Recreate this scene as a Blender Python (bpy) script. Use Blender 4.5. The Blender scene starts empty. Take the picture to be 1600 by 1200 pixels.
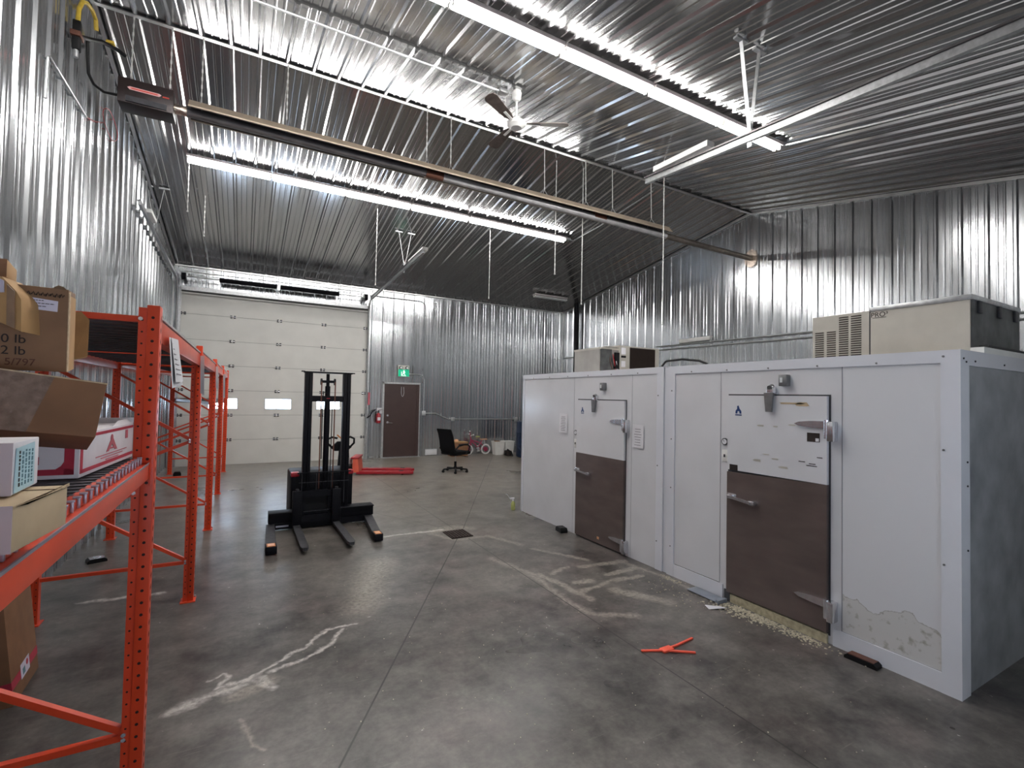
import bpy, bmesh, math, random
from mathutils import Vector, Matrix, Euler
random.seed(7)
SC = bpy.context.scene
COL = SC.collection
PI = math.pi

# ------------------------------------------------------------------ camera, world, exposure
cam_d = bpy.data.cameras.new('camera')
cam = bpy.data.objects.new('camera', cam_d); COL.objects.link(cam)
cr = Vector((0.87356742, -0.48628043, 0.02028076))
cu = Vector((-0.03103674, -0.01407358, 0.99941916))
cf = Vector((0.48571255, 0.87368946, 0.02738678))
Mc = Matrix((cr, cu, -cf)).transposed().to_4x4(); Mc.translation = (0, 0, 1.8)
cam.matrix_world = Mc
cam_d.sensor_width = 36.0; cam_d.lens = 749.1 / 1600 * 36.0
cam_d.clip_start = 0.03; cam_d.clip_end = 100
SC.camera = cam
wd = bpy.data.worlds.new('world'); SC.world = wd; wd.use_nodes = True
wd.node_tree.nodes['Background'].inputs[0].default_value = (.75, .85, 1, 1)
wd.node_tree.nodes['Background'].inputs[1].default_value = 0.6
SC.view_settings.view_transform = 'Standard'; SC.view_settings.look = 'None'
SC.view_settings.gamma = 1; SC.view_settings.use_curve_mapping = False
SC.view_settings.exposure = 1.2
SC.cycles.max_bounces = 9; SC.cycles.diffuse_bounces = 4; SC.cycles.glossy_bounces = 7
SC.cycles.caustics_reflective = True; SC.cycles.sample_clamp_indirect = 6
TUBE_E = 42.0
WIN_E = 9.0

# ------------------------------------------------------------------ materials
def nodes_of(name):
    m = bpy.data.materials.new(name); m.use_nodes = True
    nt = m.node_tree; return m, nt, nt.nodes['Principled BSDF']
def N(nt, t, **kw):
    n = nt.nodes.new(t)
    for k, v in kw.items(): setattr(n, k, v)
    return n
def mat(name, col, rough=.5, metal=0., var=.12, scale=8., bump=0., coat=0., emit=None, es=0., stretch=(1, 1, 1), spec=.5):
    m, nt, b = nodes_of(name)
    tc = N(nt, 'ShaderNodeTexCoord'); mp = N(nt, 'ShaderNodeMapping')
    mp.inputs['Scale'].default_value = stretch
    nz = N(nt, 'ShaderNodeTexNoise'); nz.inputs['Scale'].default_value = scale; nz.inputs['Detail'].default_value = 5
    nt.links.new(tc.outputs['Object'], mp.inputs[0]); nt.links.new(mp.outputs[0], nz.inputs['Vector'])
    rp = N(nt, 'ShaderNodeMapRange'); rp.inputs[1].default_value = .3; rp.inputs[2].default_value = .7
    rp.inputs[3].default_value = 1 - var; rp.inputs[4].default_value = 1 + var * .6
    nt.links.new(nz.outputs['Fac'], rp.inputs[0])
    mx = N(nt, 'ShaderNodeVectorMath', operation='SCALE'); mx.inputs[0].default_value = col[:3]
    nt.links.new(rp.outputs[0], mx.inputs['Scale']); nt.links.new(mx.outputs[0], b.inputs['Base Color'])
    b.inputs['Roughness'].default_value = rough; b.inputs['Metallic'].default_value = metal
    b.inputs['Specular IOR Level'].default_value = spec
    if coat: b.inputs['Coat Weight'].default_value = coat; b.inputs['Coat Roughness'].default_value = .15
    if bump:
        bp = N(nt, 'ShaderNodeBump'); bp.inputs['Strength'].default_value = bump; bp.inputs['Distance'].default_value = .01
        nt.links.new(nz.outputs['Fac'], bp.inputs['Height']); nt.links.new(bp.outputs[0], b.inputs['Normal'])
    if emit:
        b.inputs['Emission Color'].default_value = (*emit, 1); b.inputs['Emission Strength'].default_value = es
    return m
def metal_panel(name, stretch, col=(.59, .61, .63), rough=.20, bmp=.02):
    m, nt, b = nodes_of(name)
    tc = N(nt, 'ShaderNodeTexCoord'); mp = N(nt, 'ShaderNodeMapping'); mp.inputs['Scale'].default_value = stretch
    nt.links.new(tc.outputs['Object'], mp.inputs[0])
    nz = N(nt, 'ShaderNodeTexNoise'); nz.inputs['Scale'].default_value = 1.0; nz.inputs['Detail'].default_value = 1
    nt.links.new(mp.outputs[0], nz.inputs['Vector'])
    n2 = N(nt, 'ShaderNodeTexNoise'); n2.inputs['Scale'].default_value = .6; n2.inputs['Detail'].default_value = 1
    nt.links.new(mp.outputs[0], n2.inputs['Vector'])
    r = N(nt, 'ShaderNodeMapRange'); r.inputs[1].default_value = .3; r.inputs[2].default_value = .7
    r.inputs[3].default_value = rough - .03; r.inputs[4].default_value = rough + .05
    nt.links.new(n2.outputs['Fac'], r.inputs[0]); nt.links.new(r.outputs[0], b.inputs['Roughness'])
    c = N(nt, 'ShaderNodeMapRange'); c.inputs[1].default_value = .3; c.inputs[2].default_value = .7
    c.inputs[3].default_value = .96; c.inputs[4].default_value = 1.03
    nt.links.new(nz.outputs['Fac'], c.inputs[0])
    mx = N(nt, 'ShaderNodeVectorMath', operation='SCALE'); mx.inputs[0].default_value = col
    nt.links.new(c.outputs[0], mx.inputs['Scale']); nt.links.new(mx.outputs[0], b.inputs['Base Color'])
    b.inputs['Metallic'].default_value = .93
    bp = N(nt, 'ShaderNodeBump'); bp.inputs['Strength'].default_value = bmp; bp.inputs['Distance'].default_value = .012
    nt.links.new(nz.outputs['Fac'], bp.inputs['Height']); nt.links.new(bp.outputs[0], b.inputs['Normal'])
    return m
M = {}
M['wall_x'] = metal_panel('ribbed_steel_vertical', (9, 9, .35))
M['ceil'] = metal_panel('ribbed_steel_roof', (9, .35, .35), (.43, .43, .435), .16, .0)
M['trim'] = mat('folded_steel_trim', (.6, .6, .6), .35, .9)
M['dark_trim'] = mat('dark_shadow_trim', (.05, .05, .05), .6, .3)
M['galv'] = mat('galvanized_steel', (.55, .56, .57), .4, .85, .2, 30)
M['chrome'] = mat('chrome', (.72, .72, .75), .22, .92, .1, 20)
M['doorwhite'] = mat('overhead_door_paint', (.64, .635, .60), .45, 0, .05, 3)
M['doorrib'] = mat('door_joint_strip', (.22, .22, .21), .6)
M['winframe'] = mat('window_gasket', (.55, .56, .58), .5)
M['pane'] = mat('daylit_window_pane', (.8, .88, 1), .1, emit=(.62, .78, 1.), es=WIN_E, var=0)
M['brown'] = mat('brown_door_paint', (.052, .030, .027), .42, 0, .1, 4)
M['blackpaint'] = mat('black_paint', (.0035, .0035, .006), .5, 0, .2, 10, spec=.18)
M['blackplastic'] = mat('black_plastic', (.007, .007, .008), .5, 0, .1, 10, spec=.2)
M['blackmesh'] = mat('black_mesh_fabric', (.005, .005, .006), .8, 0, .2, 200, spec=.15)
M['worn_steel'] = mat('worn_dark_steel', (.055, .055, .062), .5, .4, .3, 20)
M['orange'] = mat('orange_rack_paint', (.70, .058, .014), .38, 0, .12, 6)
M['orange2'] = mat('orange_beam_paint', (.68, .075, .030), .35, 0, .1, 6)
M['hole'] = mat('punched_hole', (.03, .008, .006), .8)
M['deckbar'] = mat('dark_deck_bar', (.075, .078, .095), .35, .5, .2, 30)
M['deckclip'] = mat('zinc_clip', (.42, .42, .50), .35, .6, .1, 30)
M['deckdark'] = mat('dull_dark_decking', (.10, .10, .11), .5, .6, .2, 10)
M['red'] = mat('red_enamel', (.36, .014, .024), .35, 0, .1, 6)
M['redorange'] = mat('red_orange_paint', (.66, .12, .07), .4, 0, .1, 6)
M['redplastic'] = mat('bright_red_orange_plastic', (.85, .10, .05), .45, 0, .1, 6)
M['card'] = mat('tan_cardboard', (.47, .275, .115), .8, 0, .14, 14)
M['card2'] = mat('brown_cardboard', (.22, .105, .050), .75, 0, .14, 10)
M['card3'] = mat('dark_brown_cardboard', (.22, .118, .062), .8, 0, .14, 10)
M['cardpale'] = mat('pale_kraft_cardboard', (.48, .36, .225), .8, 0, .1, 12)
M['cardedge'] = mat('torn_cardboard_edge', (.52, .38, .24), .9, 0, .3, 60)
M['cardinner'] = mat('cardboard_inside', (.16, .095, .05), .9, 0, .2, 10)
M['tape'] = mat('shiny_clear_tape', (.20, .13, .10), .18, 0, .35, 40, bump=.6)
M['tapebrown'] = mat('brown_tape', (.30, .185, .11), .35, 0, .2, 30)
M['ink'] = mat('black_ink', (.02, .012, .01), .8)
M['inkbrown'] = mat('brown_ink', (.10, .035, .02), .8)
M['inkgrey'] = mat('grey_ink', (.22, .2, .22), .8)
M['paper'] = mat('white_paper', (.72, .71, .74), .7, 0, .04, 20)
M['lav'] = mat('white_label_paper', (.60, .56, .66), .6, 0, .05, 20)
M['whitebox'] = mat('white_box_board', (.70, .67, .70), .6, 0, .06, 12)
M['boxred'] = mat('printed_crimson', (.42, .022, .05), .5, 0, .1, 12)
M['boxredink'] = mat('printed_red_ink', (.48, .10, .13), .6)
M['bluelabel'] = mat('pale_blue_label', (.42, .60, .66), .6, 0, .08, 20)
M['blueink'] = mat('teal_ink', (.10, .20, .24), .7)
M['pink'] = mat('pinkish_shaded_end', (.42, .34, .34), .8, 0, .06, 10)  # pinkish grey puts shade into the end faces of two cartons
M['cooler'] = mat('cooler_white_panel', (.68, .68, .705), .26, 0, .05, 2.5, coat=.25)  # slight blue tint puts cool daylight into the white paint
M['coolertrim'] = mat('cooler_trim_paint', (.70, .71, .76), .28, 0, .04, 3, coat=.3)
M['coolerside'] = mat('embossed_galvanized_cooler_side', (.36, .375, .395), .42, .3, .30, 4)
M['gapline'] = mat('dark_gap', (.05, .05, .055), .7)
M['seam'] = mat('panel_seam', (.30, .30, .33), .6)
M['kick'] = mat('brown_steel_kick_plate', (.15, .115, .105), .36, .35, .18, 3, stretch=(1, 1, 3))
M['logo'] = mat('navy_blue_emblem', (.015, .045, .16), .4)
M['wood'] = mat('yellowed_sill', (.42, .37, .25), .8, 0, .3, 30)
M['beige'] = mat('beige_sheet_metal', (.50, .475, .42), .45, .35, .1, 5)
M['beige2'] = mat('grey_beige_housing', (.36, .345, .32), .45, .35, .14, 5)
M['coil'] = mat('dark_condenser_coil', (.030, .018, .013), .6, .2, .3, 60)
M['ductside'] = mat('mottled_dark_sheet', (.13, .135, .135), .5, .5, .5, 6)
M['white'] = mat('white_paint', (.75, .75, .73), .4, 0, .04, 10)
M['whiteplastic'] = mat('white_plastic', (.78, .77, .74), .45, 0, .05, 10)
M['tube'] = mat('lit_fluorescent_tube', (1, 1, 1), .4, emit=(1., .98, .945), es=TUBE_E, var=0)
M['chain'] = mat('pale_zinc_chain', (.62, .62, .60), .5, .25)
M['grey_steel'] = mat('grey_cast_metal', (.20, .20, .205), .4, .5, .2, 20)
M['fixture'] = mat('aged_fixture_enamel', (.50, .46, .46), .45)
M['deadtube'] = mat('unlit_tube', (.75, .77, .77), .25)
M['heattube'] = mat('dark_heater_tube', (.13, .12, .125), .38, .4, .25, 8)
M['heatlight'] = mat('aluminised_heater_tube', (.50, .49, .50), .38, .45, .2, 8)
M['rust'] = mat('rust_brown_coupler', (.14, .055, .035), .5, .4, .25, 20)
M['pipe'] = mat('brown_grey_pipe', (.26, .22, .19), .35, .8, .2, 10)
M['refl'] = mat('tan_reflector_outside', (.46, .38, .29), .45, .5, .15, 4)
M['reflin'] = mat('reflector_inside', (.10, .085, .075), .3, .8, .2, 6)
M['foil'] = mat('crumpled_foil', (.8, .68, .58), .25, 1, .3, 40, bump=1.)
M['burner'] = mat('brown_burner_box', (.030, .020, .020), .4, .3, .2, 8)
M['decalpink'] = mat('pink_white_decal', (.72, .42, .42), .5)
M['decalred'] = mat('red_decal', (.62, .06, .04), .5)
M['yellow'] = mat('yellow_hose', (.55, .38, .04), .5, 0, .15, 20)
M['fanblade'] = mat('fan_blade', (.10, .075, .065), .5, 0, .35, 18)
M['green'] = mat('exit_sign_green', (.0, .33, .17), .4, emit=(0, .5, .25), es=.25)
M['signwhite'] = mat('exit_sign_white', (.8, .9, .85), .4, emit=(.8, 1, .9), es=.3)
M['signbox'] = mat('sign_housing', (.62, .60, .54), .5)
M['drain'] = mat('rusty_drain_grate', (.055, .035, .03), .6, .5, .3, 30)
M['drainhole'] = mat('drain_pit', (.008, .006, .006), .9)
M['blue'] = mat('dark_blue_drum', (.008, .022, .06), .4, 0, .15, 8)
M['pinkbike'] = mat('magenta_bicycle_paint', (.30, .03, .075), .35, 0, .1, 10)
M['seatorange'] = mat('peach_saddle', (.55, .30, .18), .6)
M['tyre'] = mat('grey_white_tyre', (.62, .60, .60), .7)
M['spoke'] = mat('grey_spokes', (.3, .3, .32), .4, .6)
M['foam'] = mat('crumbled_foam', (.52, .47, .36), .9, 0, .3, 60)
M['sky_glass'] = mat('amber_reflector', (.80, .42, .22), .4)
M['amber'] = mat('amber_edge', (.55, .17, .03), .5)
M['greyplate'] = mat('grey_blue_plate', (.25, .28, .33), .4, .4, .1, 10)
M['yellowspray'] = mat('yellow_green_bottle', (.40, .42, .14), .35)

def floor_material():
    m, nt, b = nodes_of('stained_polished_concrete')
    L = nt.links.new
    tc = N(nt, 'ShaderNodeTexCoord')
    P0 = tc.outputs['Object']
    def noise(scale, detail=6, vec=None, rough=.55):
        n = N(nt, 'ShaderNodeTexNoise'); n.inputs['Scale'].default_value = scale
        n.inputs['Detail'].default_value = detail; n.inputs['Roughness'].default_value = rough
        L(vec or P0, n.inputs['Vector']); return n
    def rng(src, a, c, lo=0., hi=1.):
        r = N(nt, 'ShaderNodeMapRange'); L(src, r.inputs[0])
        r.inputs[1].default_value = a; r.inputs[2].default_value = c; r.inputs[3].default_value = lo; r.inputs[4].default_value = hi
        return r.outputs[0]
    def math_(op, a, c):
        n = N(nt, 'ShaderNodeMath', operation=op)
        for i, v in enumerate((a, c)):
            if isinstance(v, (int, float)): n.inputs[i].default_value = v
            else: L(v, n.inputs[i])
        return n.outputs[0]
    nA = noise(.55, 4); nB = noise(3.0, 8, rough=.65); nC = noise(30, 4)
    # flattened, wobbled position for the ragged stains
    nW = noise(9, 5); sub = N(nt, 'ShaderNodeVectorMath', operation='SUBTRACT'); L(nW.outputs['Color'], sub.inputs[0]); sub.inputs[1].default_value = (.5, .5, .5)
    sc = N(nt, 'ShaderNodeVectorMath', operation='SCALE'); L(sub.outputs[0], sc.inputs[0]); sc.inputs['Scale'].default_value = .11
    ad = N(nt, 'ShaderNodeVectorMath', operation='ADD'); L(P0, ad.inputs[0]); L(sc.outputs[0], ad.inputs[1])
    PW = ad.outputs[0]
    def seg(vec, a, c, w0, w1):
        ax, ay = a; cx, cy = c; bx, by = cx - ax, cy - ay; q = bx * bx + by * by
        s = N(nt, 'ShaderNodeVectorMath', operation='SUBTRACT'); L(vec, s.inputs[0]); s.inputs[1].default_value = (ax, ay, 0)
        d = N(nt, 'ShaderNodeVectorMath', operation='DOT_PRODUCT'); L(s.outputs[0], d.inputs[0]); d.inputs[1].default_value = (bx / q, by / q, 0)
        cl = N(nt, 'ShaderNodeClamp'); L(d.outputs['Value'], cl.inputs[0])
        k = N(nt, 'ShaderNodeVectorMath', operation='SCALE'); k.inputs[0].default_value = (bx, by, 0); L(cl.outputs[0], k.inputs['Scale'])
        e = N(nt, 'ShaderNodeVectorMath', operation='SUBTRACT'); L(s.outputs[0], e.inputs[0]); L(k.outputs[0], e.inputs[1])
        f = N(nt, 'ShaderNodeVectorMath', operation='MULTIPLY'); L(e.outputs[0], f.inputs[0]); f.inputs[1].default_value = (1, 1, 0)
        g = N(nt, 'ShaderNodeVectorMath', operation='LENGTH'); L(f.outputs[0], g.inputs[0])
        return rng(g.outputs['Value'], w0, w1, 1, 0)
    def union(lst):
        o = lst[0]
        for x in lst[1:]: o = math_('MAXIMUM', o, x)
        return o
    def poly(vec, pts, w0, w1): return [seg(vec, pts[i], pts[i + 1], w0, w1) for i in range(len(pts) - 1)]
    joints = union([seg(P0, (-1.5, -.77), (2.40, 5.66), .003, .008), seg(P0, (2.65, 6.05), (6.6, 13.0), .003, .008),
                    seg(P0, (-1.5, 13.5), (2.42, 6.2), .002, .007), seg(P0, (2.53, -1), (2.53, 5.6), .002, .007), seg(P0, (2.53, 6.1), (2.55, 13.7), .002, .007)])
    bright = union(poly(PW, [(-.10, 3.42), (.06, 3.46), (.12, 3.49), (.21, 3.56), (.32, 3.64), (.42, 3.70), (.60, 3.92), (.82, 3.90)], .004, .024)
                   + poly(PW, [(-.32, 3.28), (-.15, 3.35), (0, 3.40), (.1, 3.46)], .0, .05) + poly(PW, [(.14, 3.42), (.20, 3.28)], .0, .04) + poly(PW, [(-.13, 3.55), (-.06, 3.60), (-.02, 3.52), (-.08, 3.44)], .0, .02) + poly(PW, [(.18, 3.47), (.42, 3.55), (.58, 3.66), (.70, 3.86)], .002, .024)
                   + poly(PW, [(1.50, 6.13), (2.36, 6.11)], .01, .04) + poly(PW, [(-1.15, 5.3), (-.6, 5.25)], .01, .05))
    dull = union(poly(P0, [(2.30, 6.10), (2.50, 6.12)], .05, .09) + poly(PW, [(2.2, 6.0), (2.3, 6.2), (2.6, 6.2), (2.75, 6.0)], .0, .1) + poly(PW, [(.9, 4.2), (1.3, 5.2)], .0, .25) + poly(PW, [(3.1, 3.5), (3.35, 3.1)], .02, .10) + poly(PW, [(2.66, 4.15), (2.72, 3.95), (2.75, 3.6), (2.77, 3.43)], .02, .055)
                 + poly(PW, [(2.80, 4.12), (3.06, 4.22)], .01, .045) + poly(PW, [(3.2, 4.15), (3.75, 4.08)], .02, .055)
                 + poly(PW, [(3.3, 3.85), (3.72, 3.87)], .03, .05) + poly(PW, [(2.80, 3.62), (3.2, 3.70), (3.6, 3.68)], .015, .05)
                 + poly(PW, [(2.86, 3.82), (3.05, 3.80)], .02, .05) + poly(PW, [(3.05, 4.9), (3.4, 4.3)], .005, .05) + poly(PW, [(3.7, 4.15), (3.8, 3.5), (3.75, 3.0)], .0, .05)
                 + poly(PW, [(2.45, 4.8), (2.62, 4.2), (2.55, 3.5), (2.6, 3.2), (2.9, 3.02)], .0, .06)
                 + poly(PW, [(2.2, 5.95), (2.36, 5.6), (2.8, 5.6), (3.0, 5.1)], .0, .06)
                 + poly(PW, [(.0, 3.30), (.2, 3.38)], .02, .08) + poly(PW, [(3.5, 10.6), (4.9, 9.6)], .0, .03)
                 + poly(PW, [(3.3, 9.9), (4.2, 9.3)], .0, .03) + poly(PW, [(.02, 3.05), (.12, 2.75)], .0, .02))
    base = N(nt, 'ShaderNodeValToRGB'); e = base.color_ramp.elements
    e[0].position = .40; e[0].color = (.034, .031, .030, 1); e[1].position = .60; e[1].color = (.170, .157, .142, 1)
    nM = noise(8, 8, rough=.7)
    mixn = math_('ADD', math_('ADD', math_('MULTIPLY', nA.outputs['Fac'], .38), math_('MULTIPLY', nB.outputs['Fac'], .40)), math_('MULTIPLY', nM.outputs['Fac'], .22))
    L(mixn, base.inputs[0])
    tint = N(nt, 'ShaderNodeMixRGB', blend_type='MULTIPLY'); nD = noise(1.3, 3); L(rng(nD.outputs['Fac'], .5, .7, 0, .55), tint.inputs[0])
    L(base.outputs[0], tint.inputs[1]); tint.inputs[2].default_value = (1.0, .82, .86, 1)
    # concrete turns lighter and warmer towards the far end, broken by noise
    sx = N(nt, 'ShaderNodeSeparateXYZ'); L(P0, sx.inputs[0])
    far = math_('MULTIPLY', rng(sx.outputs[1], 5.5, 11, 0, .62), rng(nB.outputs['Fac'], .25, .6, .5, 1))
    far_tone = N(nt, 'ShaderNodeMixRGB'); L(far, far_tone.inputs[0]); L(tint.outputs[0], far_tone.inputs[1]); far_tone.inputs[2].default_value = (.30, .265, .21, 1)
    fine = N(nt, 'ShaderNodeMixRGB', blend_type='MULTIPLY'); fine.inputs[0].default_value = 1
    L(far_tone.outputs[0], fine.inputs[1]); L(rng(nC.outputs['Fac'], .3, .7, .84, 1.12), fine.inputs[2])
    # scratches: long thin noise
    mp = N(nt, 'ShaderNodeMapping'); mp.inputs['Scale'].default_value = (1, 14, 1); mp.inputs['Rotation'].default_value = (0, 0, .5); L(P0, mp.inputs[0])
    nS = noise(2.5, 8, mp.outputs[0], .7)
    s1 = N(nt, 'ShaderNodeMixRGB'); L(rng(nS.outputs['Fac'], .60, .78, 0, .5), s1.inputs[0]); L(fine.outputs[0], s1.inputs[1]); s1.inputs[2].default_value = (.30, .27, .24, 1)
    # specks
    vo = N(nt, 'ShaderNodeTexVoronoi'); vo.inputs['Scale'].default_value = 11; L(PW, vo.inputs['Vector'])
    sp = math_('MULTIPLY', rng(vo.outputs['Distance'], .05, .085, 1, 0), rng(nB.outputs['Fac'], .5, .6, 0, .8))
    s2 = N(nt, 'ShaderNodeMixRGB'); L(sp, s2.inputs[0]); L(s1.outputs[0], s2.inputs[1]); s2.inputs[2].default_value = (.5, .48, .45, 1)
    brk = rng(nC.outputs['Fac'], .35, .6, .35, 1)
    s3 = N(nt, 'ShaderNodeMixRGB'); L(math_('MULTIPLY', math_('MULTIPLY', dull, .55), brk), s3.inputs[0]); L(s2.outputs[0], s3.inputs[1]); s3.inputs[2].default_value = (.42, .38, .32, 1)
    s4 = N(nt, 'ShaderNodeMixRGB'); L(math_('MULTIPLY', math_('MULTIPLY', bright, .85), brk), s4.inputs[0]); L(s3.outputs[0], s4.inputs[1]); s4.inputs[2].default_value = (.62, .58, .54, 1)
    s5 = N(nt, 'ShaderNodeMixRGB'); L(joints, s5.inputs[0]); L(s4.outputs[0], s5.inputs[1]); s5.inputs[2].default_value = (.022, .021, .020, 1)
    L(s5.outputs[0], b.inputs['Base Color'])
    L(rng(nA.outputs['Fac'], .35, .65, .27, .36), b.inputs['Roughness']); b.inputs['Specular IOR Level'].default_value = .3
    return m
M['floor'] = floor_material()

def peel_material():
    m, nt, b = nodes_of('cooler_panel_with_peeling_foot'); L = nt.links.new
    tc = N(nt, 'ShaderNodeTexCoord'); sx = N(nt, 'ShaderNodeSeparateXYZ'); L(tc.outputs['Object'], sx.inputs[0])
    nz = N(nt, 'ShaderNodeTexNoise'); nz.inputs['Scale'].default_value = 5; nz.inputs['Detail'].default_value = 8; L(tc.outputs['Object'], nz.inputs['Vector'])
    n2 = N(nt, 'ShaderNodeTexNoise'); n2.inputs['Scale'].default_value = 22; n2.inputs['Detail'].default_value = 8; L(tc.outputs['Object'], n2.inputs['Vector'])
    def mth(op, a, c):
        n = N(nt, 'ShaderNodeMath', operation=op)
        for i, v in enumerate((a, c)):
            if isinstance(v, (int, float)): n.inputs[i].default_value = v
            else: L(v, n.inputs[i])
        return n.outputs[0]
    lim = mth('ADD', mth('MULTIPLY', nz.outputs['Fac'], .34), mth('MULTIPLY', n2.outputs['Fac'], .06))
    edge = mth('SUBTRACT', mth('ADD', lim, .20), sx.outputs[2])
    mr = N(nt, 'ShaderNodeMapRange'); L(edge, mr.inputs[0]); mr.inputs[1].default_value = 0; mr.inputs[2].default_value = .008
    spot = N(nt, 'ShaderNodeMapRange'); L(n2.outputs['Fac'], spot.inputs[0]); spot.inputs[1].default_value = .56; spot.inputs[2].default_value = .72
    peel = N(nt, 'ShaderNodeMixRGB'); L(mth('MULTIPLY', spot.outputs[0], .7), peel.inputs[0]); peel.inputs[1].default_value = (.60, .59, .58, 1); peel.inputs[2].default_value = (.25, .235, .18, 1)
    mx = N(nt, 'ShaderNodeMixRGB'); L(mr.outputs[0], mx.inputs[0]); mx.inputs[1].default_value = (.68, .68, .705, 1); L(peel.outputs[0], mx.inputs[2])
    rim = N(nt, 'ShaderNodeMapRange'); L(mth('ABSOLUTE', edge, 0), rim.inputs[0]); rim.inputs[1].default_value = .002; rim.inputs[2].default_value = .007; rim.inputs[3].default_value = .7; rim.inputs[4].default_value = 0
    m2 = N(nt, 'ShaderNodeMixRGB'); L(rim.outputs[0], m2.inputs[0]); L(mx.outputs[0], m2.inputs[1]); m2.inputs[2].default_value = (.27, .25, .21, 1)
    L(m2.outputs[0], b.inputs['Base Color']); b.inputs['Roughness'].default_value = .4
    return m
M['peel'] = peel_material()

# ------------------------------------------------------------------ mesh helpers
class MB:
    def __init__(s): s.bm = bmesh.new(); s.mats = []
    def mi(s, m):
        m = M[m] if isinstance(m, str) else m
        if m not in s.mats: s.mats.append(m)
        return s.mats.index(m)
    def _paint(s, verts, m):
        i = s.mi(m)
        for f in {f for v in verts for f in v.link_faces}: f.material_index = i
    def box(s, lo, hi, m, bev=0., X=None):
        t = bmesh.new(); r = bmesh.ops.create_cube(t, size=1)
        lo, hi = Vector(lo), Vector(hi)
        for v in t.verts: v.co = Vector((lo[i] + (hi[i] - lo[i]) * (v.co[i] + .5) for i in range(3)))
        if bev: bmesh.ops.bevel(t, geom=t.edges[:] + t.verts[:], offset=bev, segments=2, affect='EDGES', profile=.5)
        if X is not None: bmesh.ops.transform(t, matrix=X, verts=t.verts)
        i = s.mi(m); mp = {}
        for v in t.verts: mp[v] = s.bm.verts.new(v.co)
        for f in t.faces: s.bm.faces.new([mp[v] for v in f.verts]).material_index = i
        t.free(); return s
    def cyl(s, p0, p1, r, m, n=14, r2=None):
        p0, p1 = Vector(p0), Vector(p1); d = p1 - p0
        q = bmesh.ops.create_cone(s.bm, cap_ends=True, segments=n, radius1=r, radius2=r if r2 is None else r2, depth=d.length)
        X = Matrix.Translation((p0 + p1) / 2) @ d.to_track_quat('Z', 'Y').to_matrix().to_4x4()
        bmesh.ops.transform(s.bm, matrix=X, verts=q['verts']); s._paint(q['verts'], m); return s
    def bar(s, p0, p1, w, h, m):
        p0, p1 = Vector(p0), Vector(p1); d = p1 - p0; L = d.length; z = d.normalized()
        up = Vector((0, 0, 1)) if abs(z.z) < .95 else Vector((1, 0, 0))
        x = up.cross(z).normalized(); y = z.cross(x)
        X = Matrix((x, y, z)).transposed().to_4x4(); X.translation = (p0 + p1) / 2
        return s.box((-w / 2, -h / 2, -L / 2), (w / 2, h / 2, L / 2), m, X=X)
    def tube(s, pts, r, m, n=8):
        pts = [Vector(p) for p in pts]; rings = []; i = s.mi(m); prev = None
        for k, p in enumerate(pts):
            d = (pts[min(k + 1, len(pts) - 1)] - pts[max(k - 1, 0)]).normalized()
            if prev is None:
                a = Vector((0, 0, 1)) if abs(d.z) < .9 else Vector((1, 0, 0)); x = a.cross(d).normalized()
            else: x = (prev - d * prev.dot(d)).normalized()
            prev = x; y = d.cross(x)
            rings.append([s.bm.verts.new(p + (x * math.cos(2 * PI * j / n) + y * math.sin(2 * PI * j / n)) * r) for j in range(n)])
        for a, c in zip(rings, rings[1:]):
            for j in range(n): s.bm.faces.new((a[j], a[(j + 1) % n], c[(j + 1) % n], c[j])).material_index = i
        s.bm.faces.new(rings[0][::-1]).material_index = i; s.bm.faces.new(rings[-1]).material_index = i
        return s
    def quad(s, pts, m):
        f = s.bm.faces.new([s.bm.verts.new(Vector(p)) for p in pts]); f.material_index = s.mi(m); return s
    def prism(s, pts, dv, m):
        dv = Vector(dv); a = [s.bm.verts.new(Vector(p)) for p in pts]; c = [s.bm.verts.new(Vector(p) + dv) for p in pts]; i = s.mi(m); n = len(pts)
        fs = [s.bm.faces.new(a[::-1]), s.bm.faces.new(c)] + [s.bm.faces.new((a[j], a[(j + 1) % n], c[(j + 1) % n], c[j])) for j in range(n)]
        for f in fs: f.material_index = i
        return s
    def sphere(s, c, r, m, sc=(1, 1, 1), n=14):
        q = bmesh.ops.create_uvsphere(s.bm, u_segments=n, v_segments=n // 2 + 1, radius=r)
        bmesh.ops.transform(s.bm, matrix=Matrix.Translation(c) @ Matrix.Diagonal((*sc, 1)), verts=q['verts']); s._paint(q['verts'], m); return s
    def torus(s, c, ax, R, r, m, n=24, k=8):
        ax = Vector(ax).normalized(); q = ax.to_track_quat('Z', 'Y').to_matrix(); c = Vector(c); i = s.mi(m); rings = []
        for a in range(n):
            t = 2 * PI * a / n; o = Vector((math.cos(t), math.sin(t), 0))
            rings.append([s.bm.verts.new(c + q @ (o * (R + r * math.cos(2 * PI * j / k)) + Vector((0, 0, r * math.sin(2 * PI * j / k))))) for j in range(k)])
        for a in range(n):
            A, B = rings[a], rings[(a + 1) % n]
            for j in range(k): s.bm.faces.new((A[j], B[j], B[(j + 1) % k], A[(j + 1) % k])).material_index = i
        return s
    def lathe(s, prof, m, n=20, X=None):
        i = s.mi(m); rings = []; X = X or Matrix.Identity(4)
        for r, z in prof: rings.append([s.bm.verts.new(X @ Vector((max(r, 1e-4) * math.cos(2 * PI * j / n), max(r, 1e-4) * math.sin(2 * PI * j / n), z))) for j in range(n)])
        for a, c in zip(rings, rings[1:]):
            for j in range(n): s.bm.faces.new((a[j], a[(j + 1) % n], c[(j + 1) % n], c[j])).material_index = i
        s.bm.faces.new(rings[0][::-1]).material_index = i; s.bm.faces.new(rings[-1]).material_index = i
        return s
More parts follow.
